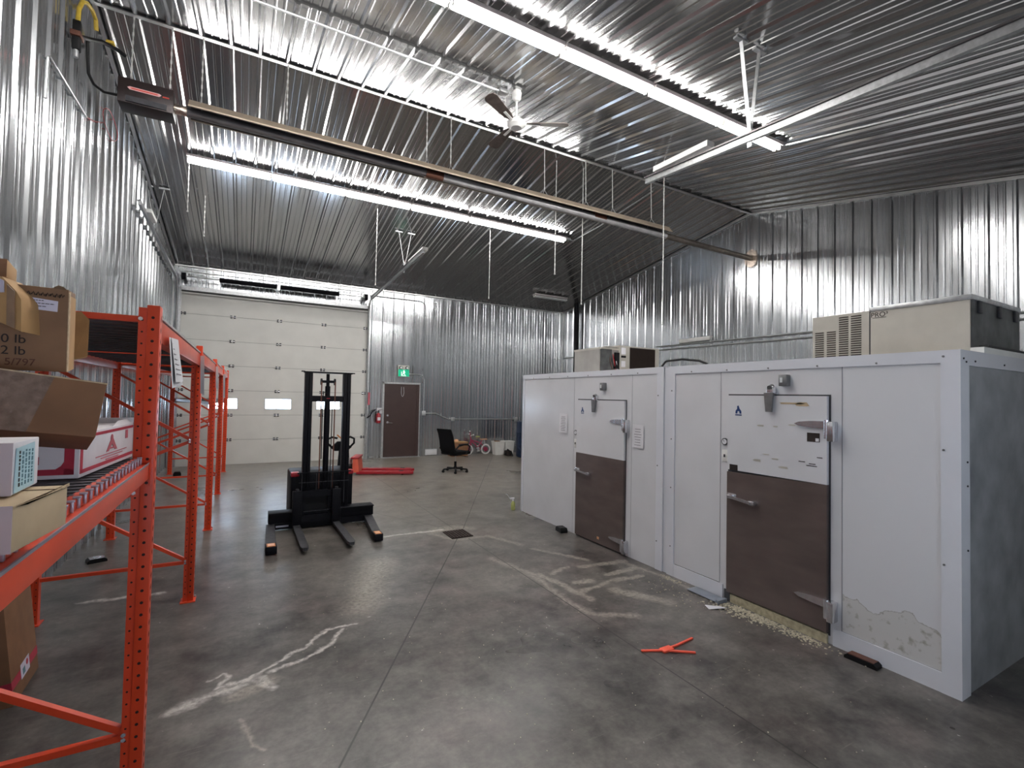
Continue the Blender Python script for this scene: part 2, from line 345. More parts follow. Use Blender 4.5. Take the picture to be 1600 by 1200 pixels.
    def build(s, name, parent=None, recalc=True, smooth=True, X=None):
        if X is not None: bmesh.ops.transform(s.bm, matrix=X, verts=s.bm.verts)
        if recalc: bmesh.ops.recalc_face_normals(s.bm, faces=s.bm.faces)
        me = bpy.data.meshes.new(name); s.bm.to_mesh(me); s.bm.free()
        for m in s.mats: me.materials.append(m)
        if smooth: me.shade_smooth(); me.set_sharp_from_angle(angle=math.radians(32))
        o = bpy.data.objects.new(name, me); COL.objects.link(o)
        if parent: o.parent = parent
        return o
def tag(o, label=None, cat=None, group=None, kind=None):
    if label: o['label'] = label
    if cat: o['category'] = cat
    if group: o['group'] = group
    if kind: o['kind'] = kind
    return o
def empty(name, loc=(0, 0, 0), rz=0, label=None, cat=None, group=None, kind=None, rot=None):
    o = bpy.data.objects.new(name, None); COL.objects.link(o); o.location = loc
    o.rotation_euler = rot if rot else (0, 0, rz); o.empty_display_size = .1
    return tag(o, label, cat, group, kind)
def copy_tree(o, parent=None):
    c = o.copy(); COL.objects.link(c); c.parent = parent
    for ch in list(o.children): copy_tree(ch, c)
    return c
def text(body, size, X, m, name, parent, depth=.0006):
    cu_ = bpy.data.curves.new('txt', 'FONT'); cu_.body = body; cu_.size = size; cu_.extrude = depth
    cu_.align_x = 'CENTER'; cu_.align_y = 'CENTER'
    t = bpy.data.objects.new('txt', cu_); COL.objects.link(t)
    dg = bpy.context.evaluated_depsgraph_get(); me = bpy.data.meshes.new_from_object(t.evaluated_get(dg))
    bpy.data.objects.remove(t); bpy.data.curves.remove(cu_)
    me.transform(X); me.materials.clear(); me.materials.append(M[m])
    o = bpy.data.objects.new(name, me); COL.objects.link(o); o.parent = parent
    return o
def frame(o, x, y):           # matrix whose X/Y axes run along x and y, origin o
    x = Vector(x).normalized(); y = Vector(y).normalized(); z = x.cross(y)
    X = Matrix((x, y, z)).transposed().to_4x4(); X.translation = Vector(o); return X

# ------------------------------------------------------------------ building shell
XL, XR, YB, YF = -1.582, 9.618, 13.726, -.62
HB, YR, HR = 4.80, 6.62, 5.983
KB, KF = .1667, .2014
def roof(y): return HR - KB * (y - YR) if y > YR else HR - KF * (YR - y)
RIB = [(0, 0), (.022, .024), (.046, .024), (.068, 0), (.130, 0), (.140, .006), (.154, .006), (.164, 0), (.213, 0), (.223, .006), (.237, .006), (.247, 0)]
PITCH = .3048
def rib_points(s0, s1, phase=0.):
    pts = []; k = math.floor((s0 - phase) / PITCH) - 1
    while phase + k * PITCH < s1:
        pts += [(phase + k * PITCH + a, d) for a, d in RIB]; k += 1
    def at(s):
        for (a, da), (c, dc) in zip(pts, pts[1:]):
            if a <= s <= c: return da + (dc - da) * (s - a) / (c - a) if c > a else da
        return 0
    return [(s0, at(s0))] + [p for p in pts if s0 + 1e-4 < p[0] < s1 - 1e-4] + [(s1, at(s1))]
def ribbed(mb, s0, s1, lo, hi, put, m, cuts=()):
    """strip of ribbed sheet: s runs across the ribs, lo/hi are functions of s, put(s,t,d) -> point"""
    pts = rib_points(s0, s1)
    for c in cuts:
        if s0 < c < s1: pts = sorted(pts + [(c, .0)])
    i = mb.mi(m); prev = None
    for s, d in pts:
        a, c = mb.bm.verts.new(put(s, lo(s), d)), mb.bm.verts.new(put(s, hi(s), d))
        if prev: mb.bm.faces.new((prev[0], a, c, prev[1])).material_index = i
        prev = (a, c)
def struct(o, label=None): o['kind'] = 'structure'; return o

fl = MB(); fl.box((XL - .15, YF - .15, -.12), (XR + .15, YB + .15, 0), 'floor'); struct(fl.build('floor'))
DX0, DX1, DZ = -1.40, 2.95, 4.25        # overhead door opening
PX0, PX1, PZ = 3.45, 4.51, 2.13         # personnel door opening
w = MB(); pb = lambda s, t, d: Vector((s, YB - d, t))
ribbed(w, XL, DX0, lambda s: 0, lambda s: HB, pb, 'wall_x'); ribbed(w, DX0, DX1, lambda s: DZ, lambda s: HB, pb, 'wall_x')
ribbed(w, DX1, PX0, lambda s: 0, lambda s: HB, pb, 'wall_x'); ribbed(w, PX0, PX1, lambda s: PZ, lambda s: HB, pb, 'wall_x')
ribbed(w, PX1, XR, lambda s: 0, lambda s: HB, pb, 'wall_x')
struct(w.build('wall_back', recalc=False, smooth=False))
w = MB(); ribbed(w, XL, XR, lambda s: 0, lambda s: roof(YF), lambda s, t, d: Vector((s, YF + d, t)), 'wall_x')
struct(w.build('wall_front', recalc=False, smooth=False))
w = MB(); ribbed(w, YF, YB, lambda s: 0, roof, lambda s, t, d: Vector((XL + d, s, t)), 'wall_x', (YR,))
struct(w.build('wall_left', recalc=False, smooth=False))
w = MB(); ribbed(w, YF, YB, lambda s: 0, roof, lambda s, t, d: Vector((XR - d, s, t)), 'wall_x', (YR,))
struct(w.build('wall_right', recalc=False, smooth=False))
SEAM = 5.13
w = MB()
ribbed(w, XL, XR, lambda s: YR, lambda s: YB, lambda s, t, d: Vector((s, t, roof(t) - d)), 'ceil')
ribbed(w, XL, 2.95, lambda s: SEAM - .02, lambda s: YR, lambda s, t, d: Vector((s, t, roof(t) - d - .022)), 'ceil')
ribbed(w, 2.95, XR, lambda s: SEAM + .05, lambda s: YR, lambda s, t, d: Vector((s, t, roof(t) - d - .0008)), 'ceil')
ribbed(w, XL, XR, lambda s: YF, lambda s: SEAM + .1, lambda s, t, d: Vector((s, t, roof(t) - d)), 'ceil')
pts_ = rib_points(XL, 2.95); i_ = w.mi('dark_trim')  # dark riser strip painted as the shadow gap at the sheet lap
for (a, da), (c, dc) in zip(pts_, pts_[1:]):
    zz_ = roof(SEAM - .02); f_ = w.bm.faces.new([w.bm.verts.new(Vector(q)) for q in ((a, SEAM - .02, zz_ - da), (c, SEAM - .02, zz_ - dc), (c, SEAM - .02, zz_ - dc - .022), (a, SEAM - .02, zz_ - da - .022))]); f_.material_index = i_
for y0, y1 in ((YF - .1, YR), (YR, YB + .1)):     # added slab above the sheets, keeps outside light from leaking in
    w.prism([(XL - .1, y0, roof(y0) + .02), (XL - .1, y1, roof(y1) + .02), (XL - .1, y1, roof(y1) + .08), (XL - .1, y0, roof(y0) + .08)], (XR - XL + .2, 0, 0), 'dark_trim')
struct(w.build('ceiling', recalc=False, smooth=False))
# trims
def trim(n, mb): return struct(mb.build('trim_%d' % n))
w = MB(); w.prism([(XL, YR - .05, roof(YR) - .06), (XL, YR - .045, roof(YR) - .045), (XL, YR + .05, roof(YR) - .02), (XL, YR + .05, roof(YR) - .032)], (XR - XL, 0, 0), 'trim'); trim(1, w)
w = MB(); w.box((XL, YB - .045, HB - .05), (XR, YB - .025, HB - .018), 'trim'); trim(2, w)
for n, xx, sg in ((3, XL, 1), (4, XR, -1)):
    w = MB()
    for y0, y1 in ((YR, YB), (YF, YR)):
        w.bar((xx + sg * .035, y0, roof(y0) - .045), (xx + sg * .035, y1, roof(y1) - .045), .035, .045, 'trim')
    trim(n, w)
w = MB(); w.box((XL + .02, YB - .06, 0), (XL + .05, YB - .025, HB), 'trim'); w.box((XR - .05, YB - .06, 0), (XR - .02, YB - .025, HB), 'trim'); trim(5, w)

# overhead door (sections, seams, windows, hinges, rollers)
def overhead_door(n, y, fy, x0, x1, zt, wins, label=None):
    """fy = +1 when the room lies on the -y side"""
    r = empty('door_%d' % n, (0, 0, 0), kind='structure')
    H = zt / 7
    for k in range(7):
        z0, z1 = k * H + .004, (k + 1) * H - .004
        s = MB()
        holes = wins if k == 2 else []
        if holes:
            zl, zh = z0 + .14, z0 + .42
            s.box((x0, y, z0), (x1, y + .045 * fy, zl), 'doorwhite'); s.box((x0, y, zh), (x1, y + .045 * fy, z1), 'doorwhite')
            xs = [x0] + [v for a, c in holes for v in (a, c)] + [x1]
            for a, c in zip(xs[::2], xs[1::2]): s.box((a, y, zl), (c, y + .045 * fy, zh), 'doorwhite')
        else:
            s.box((x0, y, z0), (x1, y + .045 * fy, z1), 'doorwhite')
            for zz in (z0 + .2, z0 + .4): s.box((x0, y - .0015 * fy, zz), (x1, y + .001 * fy, zz + .004), 'doorwhite')
        s.box((x0, y + .012 * fy, z1), (x1, y + .04 * fy, z1 + .0079), 'doorrib')  # dark strip filling the joint between sections
        sec = s.build('door_section', r)
        if holes:
            for a, c in holes:
                f = MB(); t = .02
                for lo, hi in (((a, zl), (c, zl + t)), ((a, zh - t), (c, zh)), ((a, zl), (a + t, zh)), ((c - t, zl), (c, zh))):
                    f.box((lo[0], y - .006 * fy, lo[1]), (hi[0], y + .04 * fy, hi[1]), 'winframe')
                fr = f.build('window_frame', sec)
                g = MB(); g.box((a + t, y + .015 * fy, zl + t), (c - t, y + .02 * fy, zh - t), 'pane'); g.build('window_pane', sec)
        if k < 6:
            z = (k + 1) * H
            for hx in (x0 + .05, x0 + 1.08, x0 + 2.12, x0 + 3.2, x1 - .05):
                if hx > x1: continue
                h = MB(); h.box((hx - .06, y - .014 * fy, z - .035), (hx - .015, y, z + .035), 'worn_steel'); h.box((hx + .015, y - .014 * fy, z - .035), (hx + .06, y, z + .035), 'worn_steel')
                h.cyl((hx - .06, y - .016 * fy, z), (hx + .06, y - .016 * fy, z), .012, 'chrome'); h.build('hinge', r)
    return r
YD = YB + .02
overhead_door(1, YD, 1, DX0, DX1, DZ, [(-.79, -.15), (.44, 1.07), (1.66, 2.28)])
w = MB(); w.box((DX0 - .02, YB - .05, DZ - .06), (DX1 + .02, YB + .02, DZ + .03), 'galv'); w.box((DX0 - .02, YB - .045, DZ - .10), (DX1 + .02, YB + .01, DZ - .062), 'dark_trim')
w.cyl((DX0, YB - .06, DZ - .12), (DX1, YB - .06, DZ - .14), .012, 'white'); trim(6, w)
w = MB()
for x in (DX0 - .04, DX1 + .01): w.box((x, YB - .05, 0), (x + .05, YB + .02, DZ), 'galv')
trim(7, w)
overhead_door(3, YF + .03, -1, -1.2, 3.9, 4.2, [(-.9, -.3), (.3, .9), (1.5, 2.1), (2.7, 3.3)])

# personnel door
d2 = empty('door_2', kind='structure')
s = MB(); s.box((PX0 + .03, YB - .02, .02), (PX1 - .10, YB + .03, PZ - .06), 'brown'); lf = s.build('door_leaf', d2)
s = MB(); s.box((PX1 - .10, YB - .035, 0), (PX1 - .02, YB + .03, PZ - .03), 'brown'); s.box((PX0 + .01, YB - .03, PZ - .06), (PX1 - .02, YB + .03, PZ - .02), 'brown'); s.box((PX0 + .01, YB - .03, 0), (PX0 + .03, YB + .03, PZ - .03), 'brown'); s.build('door_frame', d2)
s = MB(); s.box((PX0 - .045, YB - .045, 0), (PX0 + .01, YB - .005, PZ + .03), 'galv'); s.box((PX0 - .045, YB - .045, PZ - .02), (PX1 + .01, YB - .005, PZ + .03), 'galv'); s.box((PX1 - .02, YB - .045, 0), (PX1 + .01, YB - .005, PZ), 'galv'); s.build('door_casing', d2)
s = MB(); s.cyl((PX0 + .12, YB - .04, 1.205), (PX0 + .12, YB - .02, 1.205), .03, 'chrome'); s.build('deadbolt', lf)
s = MB(); s.cyl((PX0 + .12, YB - .05, 1.01), (PX0 + .12, YB - .02, 1.01), .032, 'chrome'); s.tube([(PX0 + .12, YB - .05, 1.01), (PX0 + .12, YB - .075, 1.01), (PX0 + .18, YB - .078, .995), (PX0 + .25, YB - .075, .99)], .011, 'chrome'); s.build('door_handle', lf)
s = MB(); s.tube([(3.955, YB - .025, 2.03), (3.95, YB - .03, 1.86), (3.965, YB - .03, 1.78), (3.99, YB - .03, 1.75), (4.015, YB - .03, 1.78), (4.03, YB - .03, 1.86), (4.02, YB - .025, 2.03)], .008, 'galv'); s.build('looped_cable', lf)
s = MB(); s.box((PX0 - .02, YB - .1, 0), (PX1 + .02, YB + .03, .018), 'galv'); s.build('threshold', d2)

# ------------------------------------------------------------------ lights
def strip_fixture(x0, y, L, slope, label, group, lit=True, z=None):
    z = roof(y) - .05 if z is None else z
    r = empty('strip_light', (x0, y, z), label=label, cat='strip light', group=group, rot=(math.atan(slope), 0, 0))
    s = MB(); s.box((.005, -.078, -.04), (L - .005, .078, .0), 'fixture', .004); s.build('housing', r)
    for yy in (-.036, .036):
        s = MB(); s.cyl((.03, yy, -.075), (L - .03, yy, -.075), .019, 'tube' if lit else 'deadtube', 12); s.build('tube', r)
        for xx in (.012, L - .03):
            s = MB(); s.box((xx, yy - .016, -.098), (xx + .016, yy + .016, -.045), 'whiteplastic'); s.build('lamp_holder', r)
    return r
XS = [-.93, .287, 1.496, 2.723, 3.962, 5.164]
ordn = ['leftmost', 'second from left', 'third from left', 'fourth from left', 'fifth from left', 'rightmost']
for i, x in enumerate(XS):
    strip_fixture(x, 9.09, 1.215, -KB, 'lit fluorescent strip light, %s of the row over the overhead door end' % ordn[i], 'strip lights on the far roof slope')
for i, x in enumerate(XS):
    strip_fixture(x, 3.975, 1.215, KF, 'lit fluorescent strip light, %s in the row on the near roof slope' % ('sixth from right', 'fifth from right', 'fourth from right', 'third from right', 'second from right', 'rightmost')[i], 'strip lights on the near roof slope')
strip_fixture(7.60, 12.42, 1.22, -KB, 'unlit white strip light on the ceiling in the far right corner', None, False)
# ------------------------------------------------------------------ tube heater
YH, ZT = 6.587, 5.00
h = empty('tube_heater', (0, 0, 0), label='long brown radiant tube heater hanging on chains below the ridge', cat='heater')
s = MB(); s.box((-1.293, YH - .11, 4.885), (-.80, YH + .14, 5.155), 'burner', .006); s.box((-1.22, YH - .125, 4.90), (-.86, YH - .108, 4.96), 'worn_steel'); bb = s.build('burner_box', h)
s = MB()
pts = [(-1.21, 0), (-1.19, .012), (-.93, .012), (-.91, 0), (-.93, -.022), (-1.19, -.022)]
s.prism([(x, YH - .1125, 5.055 + z) for x, z in pts], (0, .002, 0), 'decalpink'); s.build('decal', bb)
s = MB(); s.prism([(x * .84 - .17, YH - .114, 5.052 + z * .4) for x, z in pts], (0, .002, 0), 'decalred'); s.box((-.90, YH - .113, 5.035), (-.84, YH - .11, 5.05), 'decalred'); s.build('decal', bb)
s = MB(); s.cyl((-.80, YH, ZT), (-.68, YH, ZT), .055, 'foil'); s.build('collar', h)
s = MB(); s.cyl((-.68, YH, ZT), (2.25, YH, ZT), .052, 'heattube', 18); s.cyl((2.25, YH, ZT), (9.60, YH, ZT - .06), .052, 'heatlight', 18); s.build('burner_tube', h)
for x in (2.30, 5.35):
    s = MB(); s.cyl((x - .13, YH, ZT - .001), (x + .13, YH, ZT - .004), .062, 'rust', 18); s.build('coupler', h)
s = MB(); s.cyl((6.98, YH, ZT - .04), (9.6, YH, ZT - .06), .056, 'pipe', 18); s.build('flue_pipe', h)
s = MB(); prof = [(-.165, .0), (-.085, .11), (.085, .11), (.165, .0)]
for (a, b_) in zip(prof, prof[1:]):
    for off, mm in ((0, 'refl'), (-.004, 'reflin')):
        s.quad([(-.66, YH + a[0] * (1 + off * 8), ZT + a[1] + off), (6.98, YH + a[0] * (1 + off * 8), ZT + a[1] + off), (6.98, YH + b_[0] * (1 + off * 8), ZT + b_[1] + off), (-.66, YH + b_[0] * (1 + off * 8), ZT + b_[1] + off)], mm)
for sg in (-1, 1): s.box((-.66, YH + sg * .165 - .008, ZT - .008), (6.98, YH + sg * .165 + .008, ZT + .008), 'refl')
s.build('reflector', h, recalc=False)
def chain(mb, p0, p1, m='galv', r=.0065):
    p0, p1 = Vector(p0), Vector(p1); n = max(2, int((p1 - p0).length / .045)); d = (p1 - p0) / n
    for k in range(n):
        a = p0 + d * k; mb.bar(a, a + d * .92, r * (2.2 if k % 2 else .9), r * (.9 if k % 2 else 2.2), m)
for x in (-1.2, -.85, -.55, .35, 2.18, 2.55, 4.2, 5.05, 5.65, 6.6):
    s = MB(); chain(s, (x, YH + .02, 5.93), (x, YH, ZT + .22), 'chain', .0075); s.tube([(x, YH - .1, ZT + .085), (x, YH, ZT + .22), (x, YH + .1, ZT + .085)], .005, 'galv', 6); s.build('hanging_chain', h)
s = MB(); s.lathe([(.05, 0), (.12, .004), (.13, .012), (.09, .02), (.05, .026)], 'foil', 16, frame((9.585, YH, ZT - .06), (0, 1, 0), (0, 0, 1)) @ Matrix.Diagonal((1.2, 1.5, -1, 1))); s.build('foil_flashing', h)
# gas line, hose on the left wall
g = empty('gas_hose', label='yellow and black gas hose coming off the left wall to the heater', cat='hose')
s = MB(); s.tube([(-1.5, 5.94, 5.26), (-1.5, 5.96, 5.42), (-1.49, 6.02, 5.54), (-1.48, 6.12, 5.60), (-1.47, 6.24, 5.62), (-1.46, 6.33, 5.59), (-1.46, 6.37, 5.50)], .019, 'yellow', 10); s.build('yellow_pipe', g)
s = MB(); s.box((-1.53, 5.90, 5.00), (-1.47, 5.97, 5.28), 'blackplastic', .01); s.box((-1.54, 5.88, 5.12), (-1.46, 6.0, 5.17), 'rust', .008); s.cyl((-1.5, 5.93, 4.93), (-1.5, 5.93, 5.02), .022, 'galv'); s.build('valve', g)
s = MB(); s.tube([(-1.5, 5.95, 5.16), (-1.50, 6.12, 5.25), (-1.49, 6.28, 5.34), (-1.42, 6.40, 5.42), (-1.31, 6.55, 5.46), (-1.26, 6.6, 5.45)], .020, 'blackplastic', 10); s.box((-1.40, 6.44, 5.455), (-1.33, 6.52, 5.485), 'yellow', .006); s.build('black_pipe', g)
s = MB(); s.tube([(-1.50, 6.26, 5.31), (-1.5, 6.30, 5.15), (-1.5, 6.34, 5.02), (-1.47, 6.40, 4.95), (-1.40, 6.47, 4.93), (-1.30, 6.52, 4.96)], .014, 'blackplastic', 10); s.build('black_hose', g)
s = MB(); s.tube([(-1.555, 5.43, 4.25), (-1.55, 5.43, 4.60), (-1.55, 5.47, 4.63), (-1.55, 6.55, 4.655)], .011, 'galv'); s.tube([(-1.55, 6.55, 4.655), (-1.55, 6.85, 4.76), (-1.55, 7.2, 4.92)], .004, 'red', 6)
s.tube([(-1.545, 7.5 + .34 * math.cos(t * .5 + 3) * (1 + .15 * math.sin(t)), 5.04 + .15 * math.sin(t * .5 + 3)) for t in range(34)], .004, 'red', 6)
tag(s.build('wall_conduit'), 'thin steel conduit ending in a coil of red wire on left wall', 'conduit')

# ------------------------------------------------------------------ ceiling fan
fx, fy = 2.885, 5.215
fz = roof(fy) - .03
fan = empty('ceiling_fan', (fx, fy, fz), label='white ceiling fan with three dark blades near the ridge', cat='fan')
dn = 5.245 - fz
s = MB(); s.lathe([(.03, -.13), (.055, -.10), (.062, -.03), (.05, 0)], 'white'); s.build('canopy', fan)
s = MB(); s.cyl((0, 0, -.1), (0, 0, dn + .06), .013, 'white'); s.build('downrod', fan)
s = MB(); s.lathe([(.01, dn - .06), (.07, dn - .055), (.115, dn - .02), (.12, dn + .01), (.08, dn + .05), (.03, dn + .075), (.02, dn + .09)], 'white', 24); s.build('motor', fan)
def blade(ang):
    s = MB(); X = Matrix.Rotation(ang, 4, 'Z') @ Matrix.Rotation(math.radians(12), 4, 'X')
    out = [(.13, -.03), (.22, -.055), (.60, -.085), (.65, -.06), (.665, 0), (.65, .05), (.6, .07), (.22, .05), (.13, .03)]
    s.prism([(x, y, dn) for x, y in out], (0, 0, .008), 'fanblade'); b = s.build('blade', fan, X=Matrix.Translation((0, 0, dn)) @ X @ Matrix.Translation((0, 0, -dn)))
    s = MB(); s.bar((.08, 0, dn - .005), (.30, 0, dn - .005), .03, .008, 'white'); s.build('blade_arm', b, X=Matrix.Translation((0, 0, dn)) @ X @ Matrix.Translation((0, 0, -dn)))
for a in (-28, 92, 212): blade(math.radians(a))

# hanging pull chains
for x, y, z, lab in ((4.607, 6.85, 3.941, 'long thin chain hanging down between ceiling fan and lit strip end'),
                     (5.972, 5.684, 3.046, 'longest thin chain, hanging down to the coolers by the heater end'),
                     (5.187, 6.85, 3.485, 'thin chain hanging in front of the far right corner'),
                     (2.181, 9.554, 3.961, 'short thin chain hanging beside the door track hanger'),
                     (4.656, 9.516, 3.981, 'short thin chain hanging below the far strip lights, right of the track hanger'),
                     (-.744, 10.313, 4.62, 'thin chain hanging near the left end of far roof slope'),
                     (-.906, 9.289, 4.70, 'thin chain hanging beside the leftmost far strip light')):
    s = MB(); chain(s, (x, y, roof(y) - .005), (x, y, z), 'chain', .007); s.sphere((x, y, z), .015, 'chain', n=8)
    tag(s.build('pull_chain'), lab, 'chain', 'chains hanging from the ceiling')

# ------------------------------------------------------------------ overhead door hardware
t = empty('torsion_spring_shaft', label='black torsion spring on its shaft over the overhead door', cat='spring')
YS = YB - .28
s = MB(); s.cyl((-1.40, YS, 4.47), (2.86, YS, 4.46), .014, 'galv'); s.build('shaft', t)
s = MB(); s.cyl((-1.36, YB - .18, 4.60), (2.80, YB - .18, 4.62), .012, 'galv'); s.build('upper_rod', t)
s = MB(); s.cyl((-.62, YS, 4.465), (.62, YS, 4.463), .055, 'blackpaint', 16); s.cyl((.70, YS, 4.463), (2.12, YS, 4.46), .055, 'blackpaint', 16)
for k in range(110): s.torus((-.6 + k * .0247, YS, 4.463), (1, 0, 0), .055, .007, 'blackpaint', 12, 4) if not .6 < -.6 + k * .0247 < .72 else None
s.build('spring', t)
for x in (-1.33, 2.82):
    s = MB(); s.cyl((x - .04, YS, 4.465), (x + .04, YS, 4.465), .085, 'blackpaint', 18); s.cyl((x - .045, YS, 4.465), (x - .035, YS, 4.465), .095, 'worn_steel', 18); s.build('cable_drum', t)
    s = MB(); s.box((x + .05, YS - .05, 4.40), (x + .058, YB - .03, 4.55), 'galv'); s.build('bearing_bracket', t)
s = MB(); s.box((.64, YS - .02, 4.38), (.68, YB - .03, 4.56), 'galv'); s.build('centre_bracket', t)
def vhanger(mb, x, y, z, half, wid):
    zr = roof(y) - .02
    mb.bar((x - half, y, zr), (x, y, z), .035, .006, 'galv'); mb.bar((x + half, y, zr), (x, y, z - .04), .035, .006, 'galv')
    mb.bar((x - half - wid, y, zr - .01), (x - half + wid, y, zr - .01), .045, .02, 'galv'); mb.bar((x + half - wid, y, zr - .01), (x + half + wid, y, zr - .01), .045, .02, 'galv')
    mb.bar((x, y, z + .12), (x, y, z - .12), .045, .01, 'galv')
def door_track(x, ya, yb, za, zb, yh, lab, stub, y_end, z_end, half=.14):
    r = empty('door_track', label=lab, cat='door track', group='overhead door tracks')
    s = MB(); s.bar((x, ya, za), (x, yb, zb), .04, .06, 'galv'); s.bar((x - .01, ya, za + .04), (x - .01, yb, zb + .04), .05, .016, 'heattube'); s.build('rail', r)
    s = MB(); vhanger(s, x, yh, zb + (za - zb) * (yh - yb) / (ya - yb) + .04, half, .08); s.build('hanger', r)
    s = MB(); s.bar((x + .03, stub[0], stub[1]), (x + .03, stub[2], stub[3]), .11, .06, 'white'); s.build('end_bumper', r)
    s = MB(); s.tube([(x, ya, za), (x, ya + (.15 if y_end > ya else -.15), za - .08), (x, y_end, za - .3), (x, y_end, z_end)], .022, 'galv'); s.build('vertical_rail', r)
door_track(2.95, 13.36, 8.95, 4.42, 4.60, 10.26, 'right door track reaching out from the far overhead door', (9.9, 4.62, 8.95, 4.66), YB - .07, .02)
door_track(-1.47, 13.36, 8.95, 4.42, 4.60, 10.30, 'left door track along the left wall at the far end', (9.9, 4.62, 9.4, 4.64), YB - .07, .02, .12)
door_track(4.10, -.35, 4.18, 4.04, 4.40, 2.84, 'near door track crossing the upper right, pointing at the ridge', (3.30, 4.46, 4.05, 4.49), YF + .09, .02)
# conduits on roof slopes and walls
def conduit(lab, paths, r=.012, boxes=()):
    s = MB()
    for p in paths: s.tube(p, r, 'galv', 8)
    for b in boxes: s.box(*b, 'galv', .004)
    tag(s.build('conduit'), lab, 'conduit')
cz = lambda y: roof(y) - .075
conduit('thin conduit along the near roof slope ending at the fan', [[(-1.5, 5.28, cz(5.28)), (2.70, 5.28, cz(5.28))]], .012, [((2.66, 5.24, cz(5.28) - .02), (2.78, 5.34, cz(5.28) + .03))])
conduit('conduit running down the near roof slope from the lit strip end', [[(6.42, 3.97, cz(3.97)), (6.47, 2.8, cz(2.8)), (6.5, YF + .1, cz(YF + .1))]], .014, [((6.38, 3.9, cz(3.95) - .02), (6.5, 4.02, cz(3.95) + .03))])
conduit('conduit climbing the far roof slope from the far strip light end', [[(6.42, 9.08, cz(9.08)), (6.62, 9.08, cz(9.08)), (6.75, 8.3, cz(8.3)), (6.84, 6.8, cz(6.8))]], .013, [((6.38, 9.02, cz(9.1) - .02), (6.5, 9.14, cz(9.1) + .03))])
YC = YB - .04
conduit('conduit running from the exit sign down past the brown door and along the far wall',
        [[(4.15, YC, 2.41), (4.50, YC, 2.41), (4.60, YC, 2.36), (4.63, YC, 2.25), (4.63, YC, 1.30)], [(4.63, YC, 1.27), (5.0, YC, 1.27), (5.40, YC, 1.10), (7.75, YC, 1.08)], [(7.78, YC, 1.08), (7.80, YC, .2)]],
        .014, [((4.57, YC - .04, 1.20), (4.69, YC, 1.34)), ((5.50, YC - .04, 1.03), (5.62, YC, 1.15)), ((7.70, YC - .04, 1.0), (7.82, YC, 1.15))])
conduit('conduit hooking down the far wall beside the overhead door top', [[(2.98, YC, 4.58), (4.48, YC, 4.58), (4.58, YC, 4.52), (4.62, YC, 4.40), (4.63, YC, 4.15)]])
XC_ = XR - .045
conduit('upper conduit pair along the right wall behind the coolers', [[(XC_, 13.65, 3.18), (XC_, 5.0, 3.08), (XC_, 0, 3.03)], [(XC_, 9.3, 3.22), (XC_, 5.0, 3.18), (XC_, 0, 3.12)]], .016)
s = MB(); s.box((XC_ - .06, 7.6, 3.245), (XC_ + .01, 8.5, 3.335), 'whiteplastic', .01); tag(s.build('wireway'), 'pale wireway box on the right wall above the conduit', 'wireway')
s = MB(); s.cyl((XR - .15, 12.75, 0), (XR - .15, 12.75, roof(12.75) - .03), .075, 'blackpaint', 16); tag(s.build('drain_pipe'), 'black vertical pipe on the right wall near the far corner', 'pipe')

# exit sign, extinguisher, outlet cover
e = empty('exit_sign', (3.99, YB - .02, 2.49), label='green exit sign with emergency lamps over the brown door', cat='exit sign')
s = MB(); s.box((-.165, -.07, -.165), (.165, 0, .165), 'signbox', .008); s.build('housing', e)
s = MB(); s.box((-.16, -.074, -.155), (.16, -.069, .045), 'green'); p = s.build('green_panel', e)
s = MB(); s.box((-.075, -.077, -.13), (-.055, -.0735, -.02), 'signwhite')
s.box((-.07, -.077, -.14), (.07, -.0735, -.122), 'signwhite'); s.cyl((.005, -.077, .012), (.005, -.0735, .012), .016, 'signwhite')
s.prism([(-.02, -.077, 0), (.03, -.077, 0), (.045, -.077, -.05), (.02, -.077, -.06), (.05, -.077, -.115), (.03, -.077, -.12), (0, -.077, -.07), (-.035, -.077, -.115), (-.05, -.077, -.105), (-.02, -.077, -.06)], (0, .003, 0), 'signwhite'); s.build('running_figure', p)
for x in (-.09, .09):
    s = MB(); s.cyl((x, -.12, .09), (x, -.05, .10), .048, 'worn_steel', 16); s.cyl((x, -.125, .09), (x, -.119, .09), .035, 'deadtube', 16); s.build('lamp_head', e)
e = empty('fire_extinguisher', (3.30, YB - .09, 0), label='small red fire extinguisher hung beside the brown door', cat='fire extinguisher')
s = MB(); s.lathe([(.02, .985), (.062, 1.0), (.065, 1.03), (.065, 1.20), (.05, 1.25), (.02, 1.28)], 'red', 18); s.build('cylinder', e)
s = MB(); s.box((-.02, -.02, 1.28), (.02, .02, 1.34), 'worn_steel'); s.bar((-.02, 0, 1.35), (.10, 0, 1.38), .02, .012, 'blackplastic'); s.build('valve_handle', e)
s = MB(); s.tube([(-.02, 0, 1.31), (-.10, -.03, 1.30), (-.10, -.03, 1.15), (-.07, -.03, 1.05)], .011, 'blackplastic'); s.build('hose', e)
s = MB(); s.box((-.04, -.0675, 1.07), (.04, -.060, 1.16), 'paper'); s.build('instruction_label', e)
s = MB(); s.box((-.04, .03, 1.26), (.10, .05, 1.42), 'paper'); s.build('wall_bracket', e)
s = MB(); s.tube([(2.99, YB - .06, 1.14), (3.06, YB - .12, 1.20), (3.12, YB - .12, 1.32), (3.22, YB - .05, 1.37)], .018, 'blackpaint'); tag(s.build('rope_hook'), 'black pull rope handle beside the overhead door frame', 'hook')
s = MB(); s.box((2.99, YB - .05, 1.50), (3.06, YB - .04, 1.85), 'boxredink'); tag(s.build('safety_sticker'), 'faded red sticker beside the overhead door frame', 'sticker')
